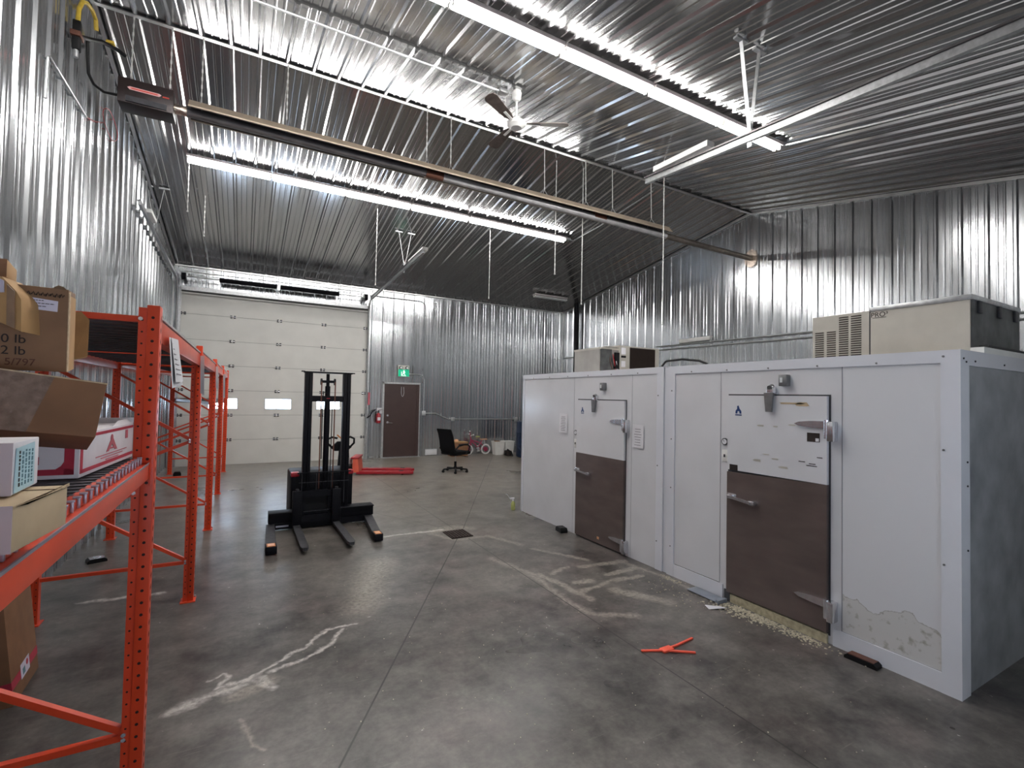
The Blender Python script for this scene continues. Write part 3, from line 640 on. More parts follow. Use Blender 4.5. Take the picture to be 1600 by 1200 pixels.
s = MB(); s.box((4.72, YB - .03, .03), (5.08, YB - .022, .20), 'cooler', .003); s.tube([(4.72, YB - .035, .2), (5.08, YB - .035, .2)], .006, 'galv'); tag(s.build('floor_vent_cover'), 'small pale cover plate low on the wall right of the brown door', 'cover plate')

# ------------------------------------------------------------------ walk-in coolers
CX, CZ = 3.89, 2.155
def cooler(y0, y1, seams, trims, label, name='walk_in_cooler'):
    r = empty(name, label=label, cat='walk-in cooler', group='walk-in coolers')
    return r
def hinge(parent, ye, z, sg=1):
    """strap hinge: strap lies on the door (towards +y), body on the frame"""
    s = MB(); x = CX - .03
    s.prism([(x, ye - .005, z + .030), (x, ye + .10, z + .028), (x, ye + .20, z + .018), (x, ye + .235, z + .002), (x, ye + .20, z - .014), (x, ye + .10, z - .024), (x, ye - .005, z - .028)], (-.018, 0, 0), 'chrome')
    hg = s.build('hinge', parent)
    s = MB(); s.box((x - .045, ye - .07, z - .12), (x + .03, ye - .02, z + .03), 'chrome', .010); s.cyl((x - .025, ye - .012, z - .10), (x - .025, ye - .012, z + .04), .018, 'chrome'); s.build('hinge_body', hg)
    return hg
def pull(parent, ya, yb, z):
    s = MB(); x = CX - .03
    s.box((x - .012, ya - .065, z - .022), (x, ya + .02, z + .03), 'chrome', .005); s.bar((x - .045, ya - .01, z + .006), (x - .05, yb, z - .012), .030, .022, 'chrome')
    s.box((x - .055, yb - .03, z - .032), (x, yb + .02, z + .006), 'chrome', .006); s.box((x - .05, ya - .04, z - .015), (x, ya, z + .022), 'chrome', .005); s.build('handle', parent)
def closer(parent, y, z):
    s = MB(); s.box((CX - .05, y - .030, z), (CX, y + .035, z + .075), 'chrome', .008); s.cyl((CX - .055, y, z + .06), (CX - .02, y, z + .075), .022, 'grey_steel')
    s.prism([(CX - .045, y - .035, z + .02), (CX - .045, y + .045, z + .02), (CX - .045, y + .030, z - .14), (CX - .045, y - .020, z - .14)], (-.02, 0, 0), 'grey_steel'); s.build('door_closer', parent)
def emblem(parent, y, z, k=1.):
    s = MB(); x = CX - .032
    s.prism([(x, y + .028 * k, z - .02 * k), (x, y + .026 * k, z + .005 * k), (x, y + .012 * k, z + .02 * k), (x, y + .012 * k, z + .045 * k), (x, y - .002 * k, z + .048 * k), (x, y - .010 * k, z + .022 * k), (x, y - .026 * k, z + .004 * k), (x, y - .028 * k, z - .02 * k), (x, y - .012 * k, z - .02 * k), (x, y - .008 * k, z), (x, y + .008 * k, z), (x, y + .012 * k, z - .02 * k)], (.004, 0, 0), 'logo')
    s.box((x, y - .03 * k, z - .036 * k), (x + .004, y + .03 * k, z - .027 * k), 'logo'); s.build('blue_emblem', parent)
def switchbox(parent, y, z, zl, k=1):
    s = MB(); s.cyl((CX - .012, y, z), (CX, y, z), .032, 'worn_steel', 20); s.cyl((CX - .014, y, z), (CX - .011, y, z), .024, 'paper', 20); s.bar((CX - .016, y, z), (CX - .016, y + .008, z + .017), .003, .002, 'ink'); s.build('thermometer', parent)
    s = MB(); s.box((CX - .008, y - .030, zl - .055), (CX, y + .030, zl + .055), 'whiteplastic', .003); s.box((CX - .016, y - .006, zl - .012), (CX - .008, y + .006, zl + .014), 'worn_steel'); s.build('light_switch', parent)
def pilot(parent, y, z):
    s = MB(); s.box((CX - .055, y - .035, z - .05), (CX, y + .035, z + .045), 'grey_steel', .006); s.box((CX - .058, y + .0, z - .02), (CX - .054, y + .02, z + .02), 'deadtube'); s.build('pilot_light', parent)
def screws(s, pts):
    for y, z in pts: s.cyl((CX - .016, y, z), (CX - .008, y, z), .007, 'grey_steel', 8)

# far cooler
c1 = cooler(3.66, 6.62, (), (), 'far white walk-in cooler with two paper notices beside its door')
s = MB(); s.box((CX, 3.665, 0), (6.4, 6.62, CZ - .005), 'cooler')
s.build('cabinet', c1)
s = MB(); s.box((CX - .010, 3.665, 2.085), (CX + .06, 6.62, CZ), 'coolertrim'); s.box((CX - .010, 3.665, 0), (CX, 3.76, 2.085), 'coolertrim'); s.box((CX - .010, 6.57, 0), (CX, 6.62, 2.085), 'coolertrim'); s.box((CX - .010, 6.612, 0), (CX + .06, 6.626, CZ), 'coolertrim')
screws(s, [(6.3 - .45 * k, 2.10) for k in range(6)] + [(3.74, 1.85), (3.74, 1.1), (3.74, .3)]); s.build('trim', c1)
s = MB()
for y in (5.254, 4.145): s = MB(); s.box((CX - .0015, y - .002, 0), (CX, y + .002, 2.085), 'seam'); s.build('panel_seam', c1)
s = MB(); s.box((CX - .004, 4.228, .0), (CX - .001, 5.165, 1.795), 'gapline'); s.build('door_gasket', c1)
s = MB(); s.box((CX - .03, 4.24, 1.09), (CX - .001, 5.155, 1.782), 'cooler'); d = s.build('door', c1)
s = MB(); s.box((CX - .032, 4.24, .02), (CX - .001, 5.155, 1.09), 'kick'); s.build('kick_plate', d)
pull(d, 5.13, 4.86, .862); hinge(d, 4.245, 1.535); hinge(d, 4.245, .15); emblem(d, 5.03, 1.64)
closer(c1, 4.77, 1.77); pilot(c1, 4.63, 1.955); switchbox(c1, 5.205, 1.345, 1.20)
s = MB(); s.box((CX - .034, 4.66, .07), (CX - .031, 4.70, .10), 'sky_glass'); s.build('sticker', d)
for (y, z, sx_, sz, n, lab) in ((5.49, 1.455, .19, .26, 9, 'paper notice on far cooler, left of its door'), (4.04, 1.39, .18, .26, 7, 'paper notice on far cooler, right of its door')):
    pp = empty('paper_notice', (CX - .012, y, z), label=lab, cat='notice', group='paper notices on the far cooler')
    s = MB(); s.quad([(0, sx_ / 2, -sz / 2), (0, -sx_ / 2, -sz / 2 - .006), (.004, -sx_ / 2, sz / 2 - .004), (.006, sx_ / 2, sz / 2)], 'paper')
    s.quad([(.002, sx_ / 2, -sz / 2), (.002, -sx_ / 2, -sz / 2 - .006), (.006, -sx_ / 2, sz / 2 - .004), (.008, sx_ / 2, sz / 2)], 'paper'); s.build('sheet', pp)
    s = MB()
    for k in range(n):
        w_ = sx_ * (.22 + .12 * random.random()); s.box((-.0015 + .0045 * (k / n), -w_ + .0, -sz * .4 + k * sz * .8 / n), (-.0005 + .006 * (k / n), w_, -sz * .4 + k * sz * .8 / n + .006), 'inkgrey')
    s.build('print', pp)
# near cooler
c2 = cooler(1.26, 3.60, (), (), 'near white walk-in cooler with peeling paint at its foot')
s = MB(); s.box((CX, 1.927, 0), (6.3, 3.60, CZ - .005), 'cooler'); s.build('cabinet', c2)
s = MB(); s.box((CX, 1.262, 0), (6.3, 1.925, CZ - .005), 'peel'); s.build('end_panel', c2)
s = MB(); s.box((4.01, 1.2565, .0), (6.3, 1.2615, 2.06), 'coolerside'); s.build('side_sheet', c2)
s = MB(); s.box((CX - .012, 1.246, 2.075), (CX - .0002, 3.60, CZ), 'coolertrim'); s.box((CX - .0002, 1.26, CZ - .0045), (CX + .08, 3.60, CZ + .0005), 'coolertrim'); s.box((CX - .0122, 1.2455, 0), (CX - .0002, 1.345, 2.0752), 'coolertrim')
s.box((CX - .0002, 1.246, 0), (4.01, 1.2615, 2.06), 'coolertrim'); s.box((CX - .0002, 1.2458, 2.06), (6.3, 1.2618, CZ), 'coolertrim'); s.box((CX - .0122, 3.51, 0), (CX, 3.60, 2.0752), 'coolertrim')
s.box((CX + .006, 3.601, 0), (CX + .05, 3.663, CZ - .01), 'coolertrim')
s.box((CX - .010, 2.93, 0), (CX, 3.52, .125), 'coolertrim'); s.box((CX - .010, 1.34, 0), (CX, 1.985, .125), 'coolertrim')
screws(s, [(3.3 - .4 * k, 2.09) for k in range(5)] + [(1.33, 2.115), (1.33, 1.52), (1.33, .8), (3.55, 1.9), (3.55, 1.4), (3.55, .9), (3.55, .3)])
for x, z in ((3.92, 2.10), (3.96, 2.08), (4.1, 2.09), (4.6, 2.09), (3.97, 1.45), (3.97, 1.3), (3.97, .9)): s.cyl((x, 1.2405, z), (x, 1.2465, z), .006, 'worn_steel', 8)
s.build('trim', c2)
for y in (2.969, 1.927): s = MB(); s.box((CX - .002, y - .003, .12), (CX, y + .003, 2.08), 'seam'); s.build('panel_seam', c2)
s = MB(); s.box((CX - .002, 2.97, .122), (CX, 3.50, .130), 'gapline'); s.build('foot_seam', c2)
s = MB(); s.box((CX - .002, 1.34, .122), (CX, 1.92, .128), 'seam'); s.build('foot_seam', c2)
s = MB(); s.box((CX - .004, 2.005, .06), (CX - .001, 2.885, 1.868), 'gapline'); s.build('door_gasket', c2)
s = MB(); s.box((CX - .03, 2.018, 1.185), (CX - .001, 2.875, 1.856), 'cooler'); d = s.build('door', c2)
s = MB(); s.prism([(CX - .033, 2.018, .085), (CX - .033, 2.875, .085), (CX - .033, 2.875, 1.165), (CX - .033, 2.018, 1.185)], (.032, 0, 0), 'kick'); s.build('kick_plate', d)
pull(d, 2.84, 2.61, .945); hinge(d, 2.022, 1.635); hinge(d, 2.022, .30); emblem(d, 2.765, 1.715, 1.05)
closer(c2, 2.46, 1.86); pilot(c2, 2.35, 1.985); switchbox(c2, 2.92, 1.43, 1.30)
s = MB(); s.box((CX - .032, 2.07, 1.50), (CX - .029, 2.165, 1.57), 'ink'); s.box((CX - .034, 2.075, 1.505), (CX - .031, 2.10, 1.53), 'paper'); s.build('warning_sticker', d)
s = MB(); s.box((CX - .032, 2.77, 1.185), (CX - .029, 2.85, 1.235), 'ink'); s.build('dark_label', d)
s = MB()
for y, z, a, b_ in ((2.30, 1.795, .10, .010), (2.20, 1.79, .05, .022), (2.28, 1.62, .03, .008), (2.55, 1.60, .03, .010), (2.42, 1.60, .02, .008), (2.58, 1.30, .035, .014), (2.35, 1.27, .04, .012), (2.5, 1.36, .03, .006), (2.42, 1.33, .03, .008)):
    s.prism([(CX - .0315, y + a * math.cos(q) * (1 + .25 * math.sin(3 * q + a * 50)), z + b_ * math.sin(q) * (1 + .3 * math.cos(2 * q))) for q in [k * PI / 6 for k in range(12)]], (.001, 0, 0), 'cardpale' if z > 1.7 else 'beige')
s.build('glue_residue', d)
s = MB()
for y0, y1, z in ((2.23, 2.18, 1.335), (2.17, 2.09, 1.31), (2.15, 2.10, 1.325), (2.09, 2.05, 1.38)): s.box((CX - .032, y1, z), (CX - .0295, y0, z + .006), 'ink')
s.build('scuffs', d)
s = MB(); s.box((CX - .025, 2.02, 0), (CX + .002, 2.87, .07), 'wood'); s.box((CX - .027, 2.84, 0), (CX - .02, 2.90, .10), 'gapline'); s.build('sill', c2)

# cooling unit on far cooler
u = empty('cooling_unit', (0, 0, CZ), label='grey open cooling unit with dark coil on the far cooler roof', cat='cooling unit')
s = MB(); s.box((4.50, 5.49, 0), (4.95, 6.09, .40), 'beige2'); s.box((4.495, 5.48, .375), (4.96, 6.10, .402), 'beige'); s.box((4.52, 5.47, .0), (4.72, 5.495, .38), 'ductside'); s.build('evaporator_housing', u)
s = MB(); s.box((4.66, 5.50, 0), (4.90, 5.62, .43), 'beige2')
for k in range(5): s.tube([(4.70 + .03 * k, 5.495, .38 - .03 * k), (4.68 + .04 * k, 5.46, .2), (4.76 + .03 * k, 5.48, .03)], .006, ['rust', 'blackplastic', 'red', 'paper', 'blackplastic'][k], 6)
s.box((4.78, 5.46, .10), (4.86, 5.50, .34), 'blackplastic'); s.build('wiring_bay', u)
s = MB(); s.box((4.86, 5.47, 0), (5.68, 6.0, .45), 'beige'); un = s.build('condenser_housing', u)
s = MB(); s.box((5.07, 5.463, .015), (5.59, 5.472, .43), 'coil')
for k in range(34): s.box((5.075, 5.459, .02 + k * .012), (5.585, 5.464, .023 + k * .012), 'coil')
s.build('coil', un)
s = MB(); s.box((4.90, 5.464, .32), (4.985, 5.471, .42), 'paper'); s.box((4.90, 5.464, .13), (4.98, 5.471, .22), 'paper'); s.box((4.90, 5.464, .27), (4.99, 5.470, .30), 'blackplastic'); s.build('data_labels', un)
s = MB(); s.tube([(CX + .05, 3.75, CZ + .013), (CX + .06, 3.70, CZ + .065), (CX + .08, 3.5, CZ + .075), (CX + .10, 3.30, CZ + .05), (CX + .12, 3.22, CZ + .015)], .012, 'blackplastic'); tag(s.build('power_cable'), 'black cable looping over the gap between both coolers', 'cable')

# cooling unit on near cooler
u = empty('rooftop_cooling_unit', (0, 0, CZ), label='long beige cooling unit with louvres on the near cooler roof', cat='cooling unit')
s = MB(); s.box((4.30, 1.935, 0), (5.15, 2.367, .385), 'beige')
lo = s.build('condenser_section', u)
s = MB()
for a, (y0, y1, zt_) in enumerate(((2.345, 2.275, .26), (2.25, 2.18, .26), (2.155, 2.085, .365), (2.065, 1.99, .365))):
    z = .02
    while z < zt_: s.box((4.297, y1, z), (4.301, y0, z + .009), 'coil'); z += .0185
s.build('louvres', lo)
s = MB(); s.box((4.30, 1.33, 0), (5.2, 1.925, .385), 'beige'); s.box((4.31, 1.322, .0), (5.2, 1.331, .385), 'ductside'); s.box((4.302, 1.925, 0), (5.1, 1.935, .385), 'gapline'); ev = s.build('evaporator_section', u)
s = MB(); s.box((4.29, 1.315, .375), (5.21, 1.930, .410), 'galv', .003); s.build('lid', ev)
for x in (4.42, 4.78, 5.10):
    s = MB(); s.box((x - .03, 1.308, .29), (x + .03, 1.323, .375), 'worn_steel', .004); s.build('latch', ev)
s = MB(); s.box((4.3, 1.26, 0), (5.6, 1.33, .045), 'white'); s.box((4.35, 1.255, .048), (5.6, 1.30, .06), 'dark_trim'); s.build('base_rail', u)
text('PRO³', .052, frame((4.2985, 1.865, .345), (0, -1, 0), (0, 0, 1)), 'ink', 'maker_mark', ev)
s = MB(); s.box((4.297, 1.82, .322), (4.2995, 1.91, .325), 'ink'); s.build('mark_underline', ev)

# ------------------------------------------------------------------ pallet rack
rk = empty('pallet_rack', label='orange pallet racking in a row along the left wall', cat='pallet rack')
FX, RX = -.372, -1.36
def post(fr, x, y, z1, rear=False):
    s = MB(); sx = 1 if not rear else -1
    x0, x1 = x - .038 * sx, x + .038 * sx; xm = x0 + .030 * sx
    lo_, hi_ = min(xm, x1), max(xm, x1)
    s.box((lo_, y - .036, .006), (hi_, y + .036, z1), 'orange', .003)
    a, b_ = min(x0, xm), max(x0, xm)
    s.box((a, y - .028, .006), (b_, y + .028, z1 - .012), 'orange')
    z = .08
    while z < z1 - .03:
        s.cyl((xm + .022 * sx, y - .0368, z), (xm + .022 * sx, y - .0355, z), .0066, 'hole', 6)
        s.cyl((x0 + .014 * sx, y - .0288, z - .012), (x0 + .014 * sx, y - .0275, z - .012), .0045, 'hole', 6)
        if not rear: s.prism([(x1 + .0006, y - .008, z), (x1 + .0006, y, z + .014), (x1 + .0006, y + .008, z), (x1 + .0006, y, z - .014)], (.0004, 0, 0), 'hole')
        z += .0508
    p = s.build('post', fr)
    s = MB(); s.box((x - .055, y - .06, 0), (x + .055, y + .06, .008), 'orange'); s.cyl((x + .045 * sx, y + .045, .008), (x + .045 * sx, y + .045, .022), .009, 'galv', 6); s.build('foot_plate', p)
PY = [(.16, 2.16), (2.60, 2.166), (4.97, 2.19), (7.40, 2.22), (9.88, 2.25), (12.55, 2.27)]
for k, (y, z1) in enumerate(PY):
    fr = empty('upright_frame', (0, 0, 0)); fr.parent = rk
    post(fr, FX, y, z1); post(fr, RX, y, z1, True)
    zz = [(.33, .33), (.35, .97), (1.36, .97), (1.38, 1.98), (2.105, 2.105)]
    for a, c in zz:
        s = MB(); s.bar((FX - .03, y, a), (RX + .03, y, c), .028, .026 if k else .03, 'orange'); s.cyl((FX - .03, y - .033, a), (FX - .03, y - .026, a), .009, 'chrome', 6); s.build('brace', fr)
def beam(y0, y1, x, z0, z1, step=True, sg=1):
    s = MB()
    s.box((x - .04, y0 + .037, z0), (x + .012, y1 - .037, z1 - .002), 'orange2', .003)
    if step: s.box((x + .010, y0 + .037, z1 - .003), (x + .0135, y1 - .037, z1 + .004), 'deckclip'); s.box((x - .04, y0 + .037, z1), (x - .013, y1 - .037, z1 + .0275), 'orange2')
    for yy in (y0 + .037, y1 - .045): s.box((x - .0 + .013, yy, z0 - .03), (x + .018, yy + .008, z1 + .02), 'orange')
    b = s.build('beam', rk); return b
beam(PY[0][0], PY[1][0], -.362, 1.418, 1.484); beam(PY[0][0], PY[1][0], -1.36, 1.418, 1.484)
y = .24; 
while y < 2.55:
    s = MB(); s.box((-1.345, y - .009, 1.500), (-.395, y + .009, 1.513), 'deckbar', .002)
    s.box((-.384, y - .004, 1.512), (-.366, y + .004, 1.518), 'deckclip', .0015); s.box((-.3745, y - .004, 1.486), (-.368, y + .004, 1.517), 'deckclip', .002)
    s.build('deck_bar', rk); y += .0565
s = MB(); s.box((-.91, .2, 1.475), (-.87, 2.56, 1.499), 'orange'); s.build('deck_support', rk)
for k in range(1, 5):
    a, c = PY[k], PY[k + 1]; zt_ = (a[1] + c[1]) / 2 - .045
    beam(a[0], c[0], -.362, zt_ - .115, zt_ - .01, False); beam(a[0], c[0], -1.36, zt_ - .115, zt_ - .01, False)
    s = MB(); zt_ -= .03
    s.box((-1.34, a[0] + .04, zt_ - .004), (-.39, c[0] - .04, zt_ + .004), 'deckdark'); yy = a[0] + .10
    while yy < c[0] - .06: s.box((-1.34, yy, zt_ - .010), (-.39, yy + .03, zt_ - .003), 'deckdark'); yy += .152
    zt_ += .03
    s.box((-.40, a[0] + .04, zt_ - .008), (-.345, c[0] - .04, zt_ + .004), 'galv'); s.build('deck_sheet', rk)
s = MB(); s.box((-1.40, 12.590, 1.535), (-.345, 12.625, 1.635), 'beige2'); s.build('cross_rail', rk)
s = MB(); s.bar((-1.30, 12.51, 1.60), (-.50, 9.93, 1.58), .03, .05, 'galv'); s.build('galvanized_strut', rk)
# papers hung on rack posts
pn = empty('hanging_notice', (-.345, 2.86, 2.06), label='white papers taped to the rack beam behind the near post', cat='notice')
s = MB(); s.quad([(.012, 0, 0), (.012, .36, .02), (.035, .42, -.23), (.03, .02, -.25)], 'paper'); s.quad([(.016, .05, 0), (.016, .30, .01), (.045, .33, -.21), (.04, .06, -.22)], 'paper'); s.build('sheet', pn)
s = MB()
for k in range(7): s.box((.0185 + k * .0035, .08, -.03 - k * .025), (.0195 + k * .0035, .28, -.024 - k * .025), 'inkgrey')
s.build('print', pn)

for yy, zz, hh, lab in ((4.88, 2.10, .34, 'narrow white paper strip on the second rack post in view'), (7.31, 2.12, .30, 'narrow white paper strip on the third rack post in view'), (9.79, 2.10, .42, 'narrow white paper strip on the fourth rack post in view')):
    s = MB(); s.prism([(-.345, yy, zz), (-.315, yy - .01, zz), (-.305, yy - .015, zz - hh), (-.335, yy, zz - hh + .02)], (0, .002, 0), 'paper'); tag(s.build('paper_strip'), lab, 'paper', 'paper strips on the rack posts')
# ------------------------------------------------------------------ cartons on the near shelf
ZS = 1.514
def carton(X, size, m, name, label, tapes=(), flaps=(), cat='box'):
    """X: world matrix with origin at the front-right-bottom corner; local -x left, +y back, +z up"""
    r = empty(name, (0, 0, 0), label=label, cat=cat); r.matrix_world = X
    w_, d_, h_ = size
    s = MB(); s.box((-w_, 0, 0), (0, d_, h_), m, .002); s.build('carton_body', r)
    return r
def XM(o, yaw=0, roll=0, pitch=0): return Matrix.Translation(o) @ Matrix.Rotation(math.radians(yaw), 4, 'Z') @ Matrix.Rotation(math.radians(pitch), 4, 'X') @ Matrix.Rotation(math.radians(roll), 4, 'Y')
# tan flat box on deck
b = carton(XM((-.335, 1.115, 1.520), -6), (.34, .20, .080), 'cardpale', 'cardboard_box', 'pale tan low carton on the near shelf deck, under the blue-labelled box')
s = MB(); s.box((-.34, -.0012, 0), (0, 0, .080), 'pink'); s.build('end_panel', b)  # end face coloured as the shaded side
s = MB(); s.prism([(0.001, 0, .078), (0.001, .04, .074), (.001, .20, .084), (.001, .2, .078)], (.002, 0, 0), 'cardedge'); s.box((-.30, .150, .0802), (0, .152, .0812), 'inkbrown'); s.build('top_fold', b)
# blue-labelled box
b = carton(XM((-.362, 1.194, 1.604), 2), (.30, .142, .095), 'whitebox', 'labelled_box', 'small white box with pale blue handwritten label on the near shelf')
s = MB(); s.box((-.30, -.0012, .0), (0, 0, .095), 'pink'); s.build('end_panel', b)  # same shade colour on this box's end
s = MB(); s.prism([(.001, .006, .003), (.001, .112, .004), (.001, .108, .088), (.001, .012, .084)], (.0012, 0, 0), 'bluelabel'); lb = s.build('blue_label', b)
s = MB()
for k in range(5):
    z = .012
    while z < .076:
        l = .003 + .006 * random.random(); s.box((.0022, .024 + k * .017, z), (.0030, .028 + k * .017 + .003 * random.random(), min(z + l, .078)), 'blueink' if k > 0 else 'ink'); z += l + .0025
s.build('handwriting', lb)
# white/red box
b = carton(XM((-.445, 1.965, 1.520), -4), (.42, .57, .140), 'whitebox', 'printed_box', 'white box with crimson border and red print on the near shelf')
s = MB(); e_ = .0012
s.box((-.42, -e_, .012), (-.012, 0, .030), 'boxred'); s.box((-.036, -e_, .012), (-.012, 0, .140), 'boxred')
s.prism([(-.036, -e_, .030), (-.036, -e_, .053), (-.043, -e_, .040), (-.056, -e_, .030)], (0, .001, 0), 'boxred')
s.box((0, .012, .012), (e_, .562, .024), 'boxred'); s.box((0, .006, .012), (e_, .026, .140), 'boxred'); s.box((0, .026, .122), (e_, .562, .132), 'boxred')
s.build('border_print', b)
s = MB(); s.cyl((.0014, .30, .100), (0, .30, .100), .014, 'boxredink', 20)
s.prism([(.0012, .24, .055), (.0012, .265, .055), (.0012, .30, .08), (.0012, .335, .055), (.0012, .36, .055), (.0012, .31, .10), (.0012, .29, .10)], (.001, 0, 0), 'boxredink'); s.box((.0005, .255, .062), (.002, .345, .067), 'boxredink')
s.box((.0005, .46, .085), (.002, .49, .118), 'boxredink')
for k in range(3): s.box((.0004, .14 + .05 * k, .045 - .009 * k), (.0016, .48 - .05 * k, .048 - .009 * k), 'boxredink')
s.box((-.128, -.0015, .045), (-.095, -.0005, .048), 'boxredink'); s.box((-.128, -.0015, .066), (-.095, -.0005, .069), 'boxredink'); s.box((-.098, -.0015, .045), (-.095, -.0005, .069), 'boxredink'); s.bar((-.122, -.001, .048), (-.104, -.001, .066), .004, .001, 'boxredink'); s.bar((-.104, -.001, .048), (-.122, -.001, .066), .004, .001, 'boxredink'); s.build('red_print', b)
s = MB(); s.prism([(0, .30, .140), (0, .55, .140), (-.02, .57, .158), (-.02, .45, .155)], (-.003, 0, 0), 'whitebox'); s.prism([(-.40, .567, .140), (0, .567, .140), (0, .57, .162), (-.38, .57, .158)], (0, .003, 0), 'whitebox'); s.build('flap', b)
# big brown carton tipped on the others
b = carton(XM((-.351, 1.687, 1.668), 16.7, 8.8, -14.5), (.46, .211, .153), 'card2', 'tipped_carton', 'wide brown carton tipped across the boxes on the near shelf')
s = MB(); s.prism([(-.46, -.001, .0), (-.135, -.001, .0), (-.108, -.001, .153), (-.46, -.001, .153)], (0, .0008, 0), 'tape'); s.build('clear_tape', b)
s = MB(); s.box((-.46, -.0012, .1505), (.001, .06, .1540), 'cardedge'); s.build('lid_edge', b)
# tall printed carton
Xt = XM((-.453, 1.832, 1.846), 8.5, 0, 5)
b = carton(Xt, (.42, .17, .236), 'card3', 'open_carton', 'tall brown carton with weight markings and white label, topmost on near shelf')
s = MB(); s.prism([(-.115, -.0015, .175), (-.022, -.0015, .170), (-.021, -.0015, .200), (-.115, -.0015, .208)], (0, .001, 0), 'lav'); lb = s.build('shipping_label', b)
s = MB()
for k, (a, c, z) in enumerate(((-.082, -.050, .197), (-.095, -.028, .189), (-.085, -.045, .181))):
    x = a
    while x < c: l = .003 + .006 * random.random(); s.box((x, -.0022, z), (min(x + l, c), -.0012, z + .002), 'ink'); x += l + .0015
s.build('label_print', lb)
def btxt(t_, sz, x, z, m_): return text(t_, sz, frame((x, -.0015, z), (1, 0, 0), (0, 0, 1)), m_, 'printed_text', b)
btxt('10 lb', .033, -.116, .086, 'ink'); btxt('12 lb', .033, -.116, .054, 'ink'); btxt('5/797', .027, -.094, .023, 'inkbrown'); btxt('75', .016, -.090, .110, 'inkbrown')
s = MB(); x = -.085
while x < -.018:
    a = random.random(); s.tube([(x, -.002, .210 + .004 * a), (x + .004, -.002, .221), (x + .007, -.002, .212), (x + .010, -.002, .219 - .005 * a)], .0012, 'ink', 5); x += .0095
s.build('marker_scrawl', b)
s = MB(); s.prism([(.0, 0, 0), (.0, .035, 0), (.0, .035, .232), (0, 0, .226)], (.002, 0, 0), 'cardedge'); s.box((.0, .035, 0), (.0015, .17, .22), 'card'); s.build('torn_corner', b)
s = MB(); s.prism([(-.42, .0, .236), (-.11, .0, .236), (-.13, -.012, .250), (-.42, -.015, .262)], (0, .003, 0), 'cardinner'); s.prism([(-.035, .0, .236), (-.003, .0, .234), (-.010, .0, .242), (-.022, .006, .246)], (0, .003, 0), 'cardinner')
s.build('top_flap', b)
Xf = Xt.inverted()
def flap_part(pts, dv, m_, nm, par):
    s = MB(); s.prism([Xf @ Vector(p) for p in pts], Xf.to_3x3() @ Vector(dv), m_); return s.build(nm, par)
f_ = flap_part(((-.70, 1.81, 1.99), (-.569, 1.753, 1.97), (-.519, 1.726, 1.946), (-.522, 1.725, 2.03), (-.534, 1.731, 2.052), (-.568, 1.749, 2.09), (-.70, 1.81, 2.10)), (.012, .09, 0), 'card', 'side_flap', b)  # lighter tan than the body: its lit look is put into the colour
flap_part(((-.551, 1.740, 1.963), (-.532, 1.730, 1.953), (-.535, 1.728, 2.051), (-.553, 1.738, 2.069)), (-.001, -.002, 0), 'tapebrown', 'brown_tape', f_)
flap_part(((-.60, 1.764, 2.045), (-.560, 1.744, 2.048), (-.561, 1.743, 2.078), (-.60, 1.763, 2.10)), (-.001, -.002, 0), 'lav', 'white_sticker', f_)
f_ = flap_part(((-.507, 2.100, 1.895), (-.463, 2.085, 1.907), (-.461, 2.080, 2.029), (-.486, 2.095, 2.056), (-.512, 2.11, 2.055)), (-.03, .11, 0), 'card', 'rear_flap', b)  # rear flap in the same painted lit tan
b = carton(XM((-.598, 1.87, 2.110), 10, 0), (.25, .16, .05), 'card', 'small_carton', 'small tan carton at the top left, lying on the tall marked carton')
s = MB(); s.box((-.25, -.001, .0), (0, 0, .05), 'card2'); s.build('end_panel', b)
# carton on the floor under the racking
b = carton(XM((-1.085, 3.75, .001), 2.7, -6), (.24, .455, .62), 'card2', 'taped_carton', 'brown carton with printed red tape on the floor behind the near rack post')
s = MB(); s.prism([(.0, 0, .085), (.0, .455, .095), (.0, .455, .145), (.0, 0, .135)], (.0012, 0, 0), 'boxred'); s.prism([(-.24, -.001, .085), (0, -.001, .085), (0, -.001, .135), (-.24, -.001, .135)], (0, .001, 0), 'boxred'); tp = s.build('red_tape', b)
s = MB(); s.prism([(.0012, .15, .075), (.0012, .30, .080), (.0012, .30, .165), (.0012, .15, .16)], (.001, 0, 0), 'lav'); lb = s.build('shipping_label', b)
s = MB(); s.prism([(.0022, .18, .09), (.0022, .22, .092), (.0022, .22, .13), (.0022, .18, .125)], (.0006, 0, 0), 'blueink'); s.cyl((.0022, .26, .135), (.003, .26, .135), .018, 'boxred', 10); s.build('label_print', lb)

# ------------------------------------------------------------------ stacker
K = empty('pallet_stacker', (0, 0, 0), label='black walk-behind stacker with tall mast and straddle legs', cat='pallet stacker')
s = MB(); s.box((.575, 7.12, .08), (1.385, 7.75, .70), 'blackpaint', .03); s.box((.575, 7.11, .66), (.68, 7.24, .715), 'red', .01); s.box((1.30, 7.11, .66), (1.39, 7.24, .715), 'red', .01); s.build('body', K)
def mast_rail(x, y, out):
    s = MB(); s.box((x, y, .15), (x + .095, y + .09, 2.08), 'blackpaint', .004); s.box((x + (.018 if out else .0), y - .012, .2), (x + (.09 if out else .07), y, 2.03), 'blackpaint'); return s
for x, out in ((.705, True), (1.205, False)):
    s = MB(); s.box((x, 7.0, .12), (x + .045, 7.13, 2.09), 'blackpaint', .003); s.box((x + .05, 7.0, .12), (x + .095, 7.13, 2.085), 'blackpaint', .003); s.box((x + .043, 7.03, .12), (x + .053, 7.13, 2.08), 'blackplastic'); s.build('mast_rail', K)
s = MB(); s.box((.69, 7.0, 2.075), (1.32, 7.1, 2.095), 'blackpaint'); s.box((.655, 7.0, 2.085), (.70, 7.03, 2.10), 'blackpaint'); s.box((1.31, 7.0, 2.08), (1.35, 7.03, 2.095), 'blackpaint'); s.build('top_plate', K)
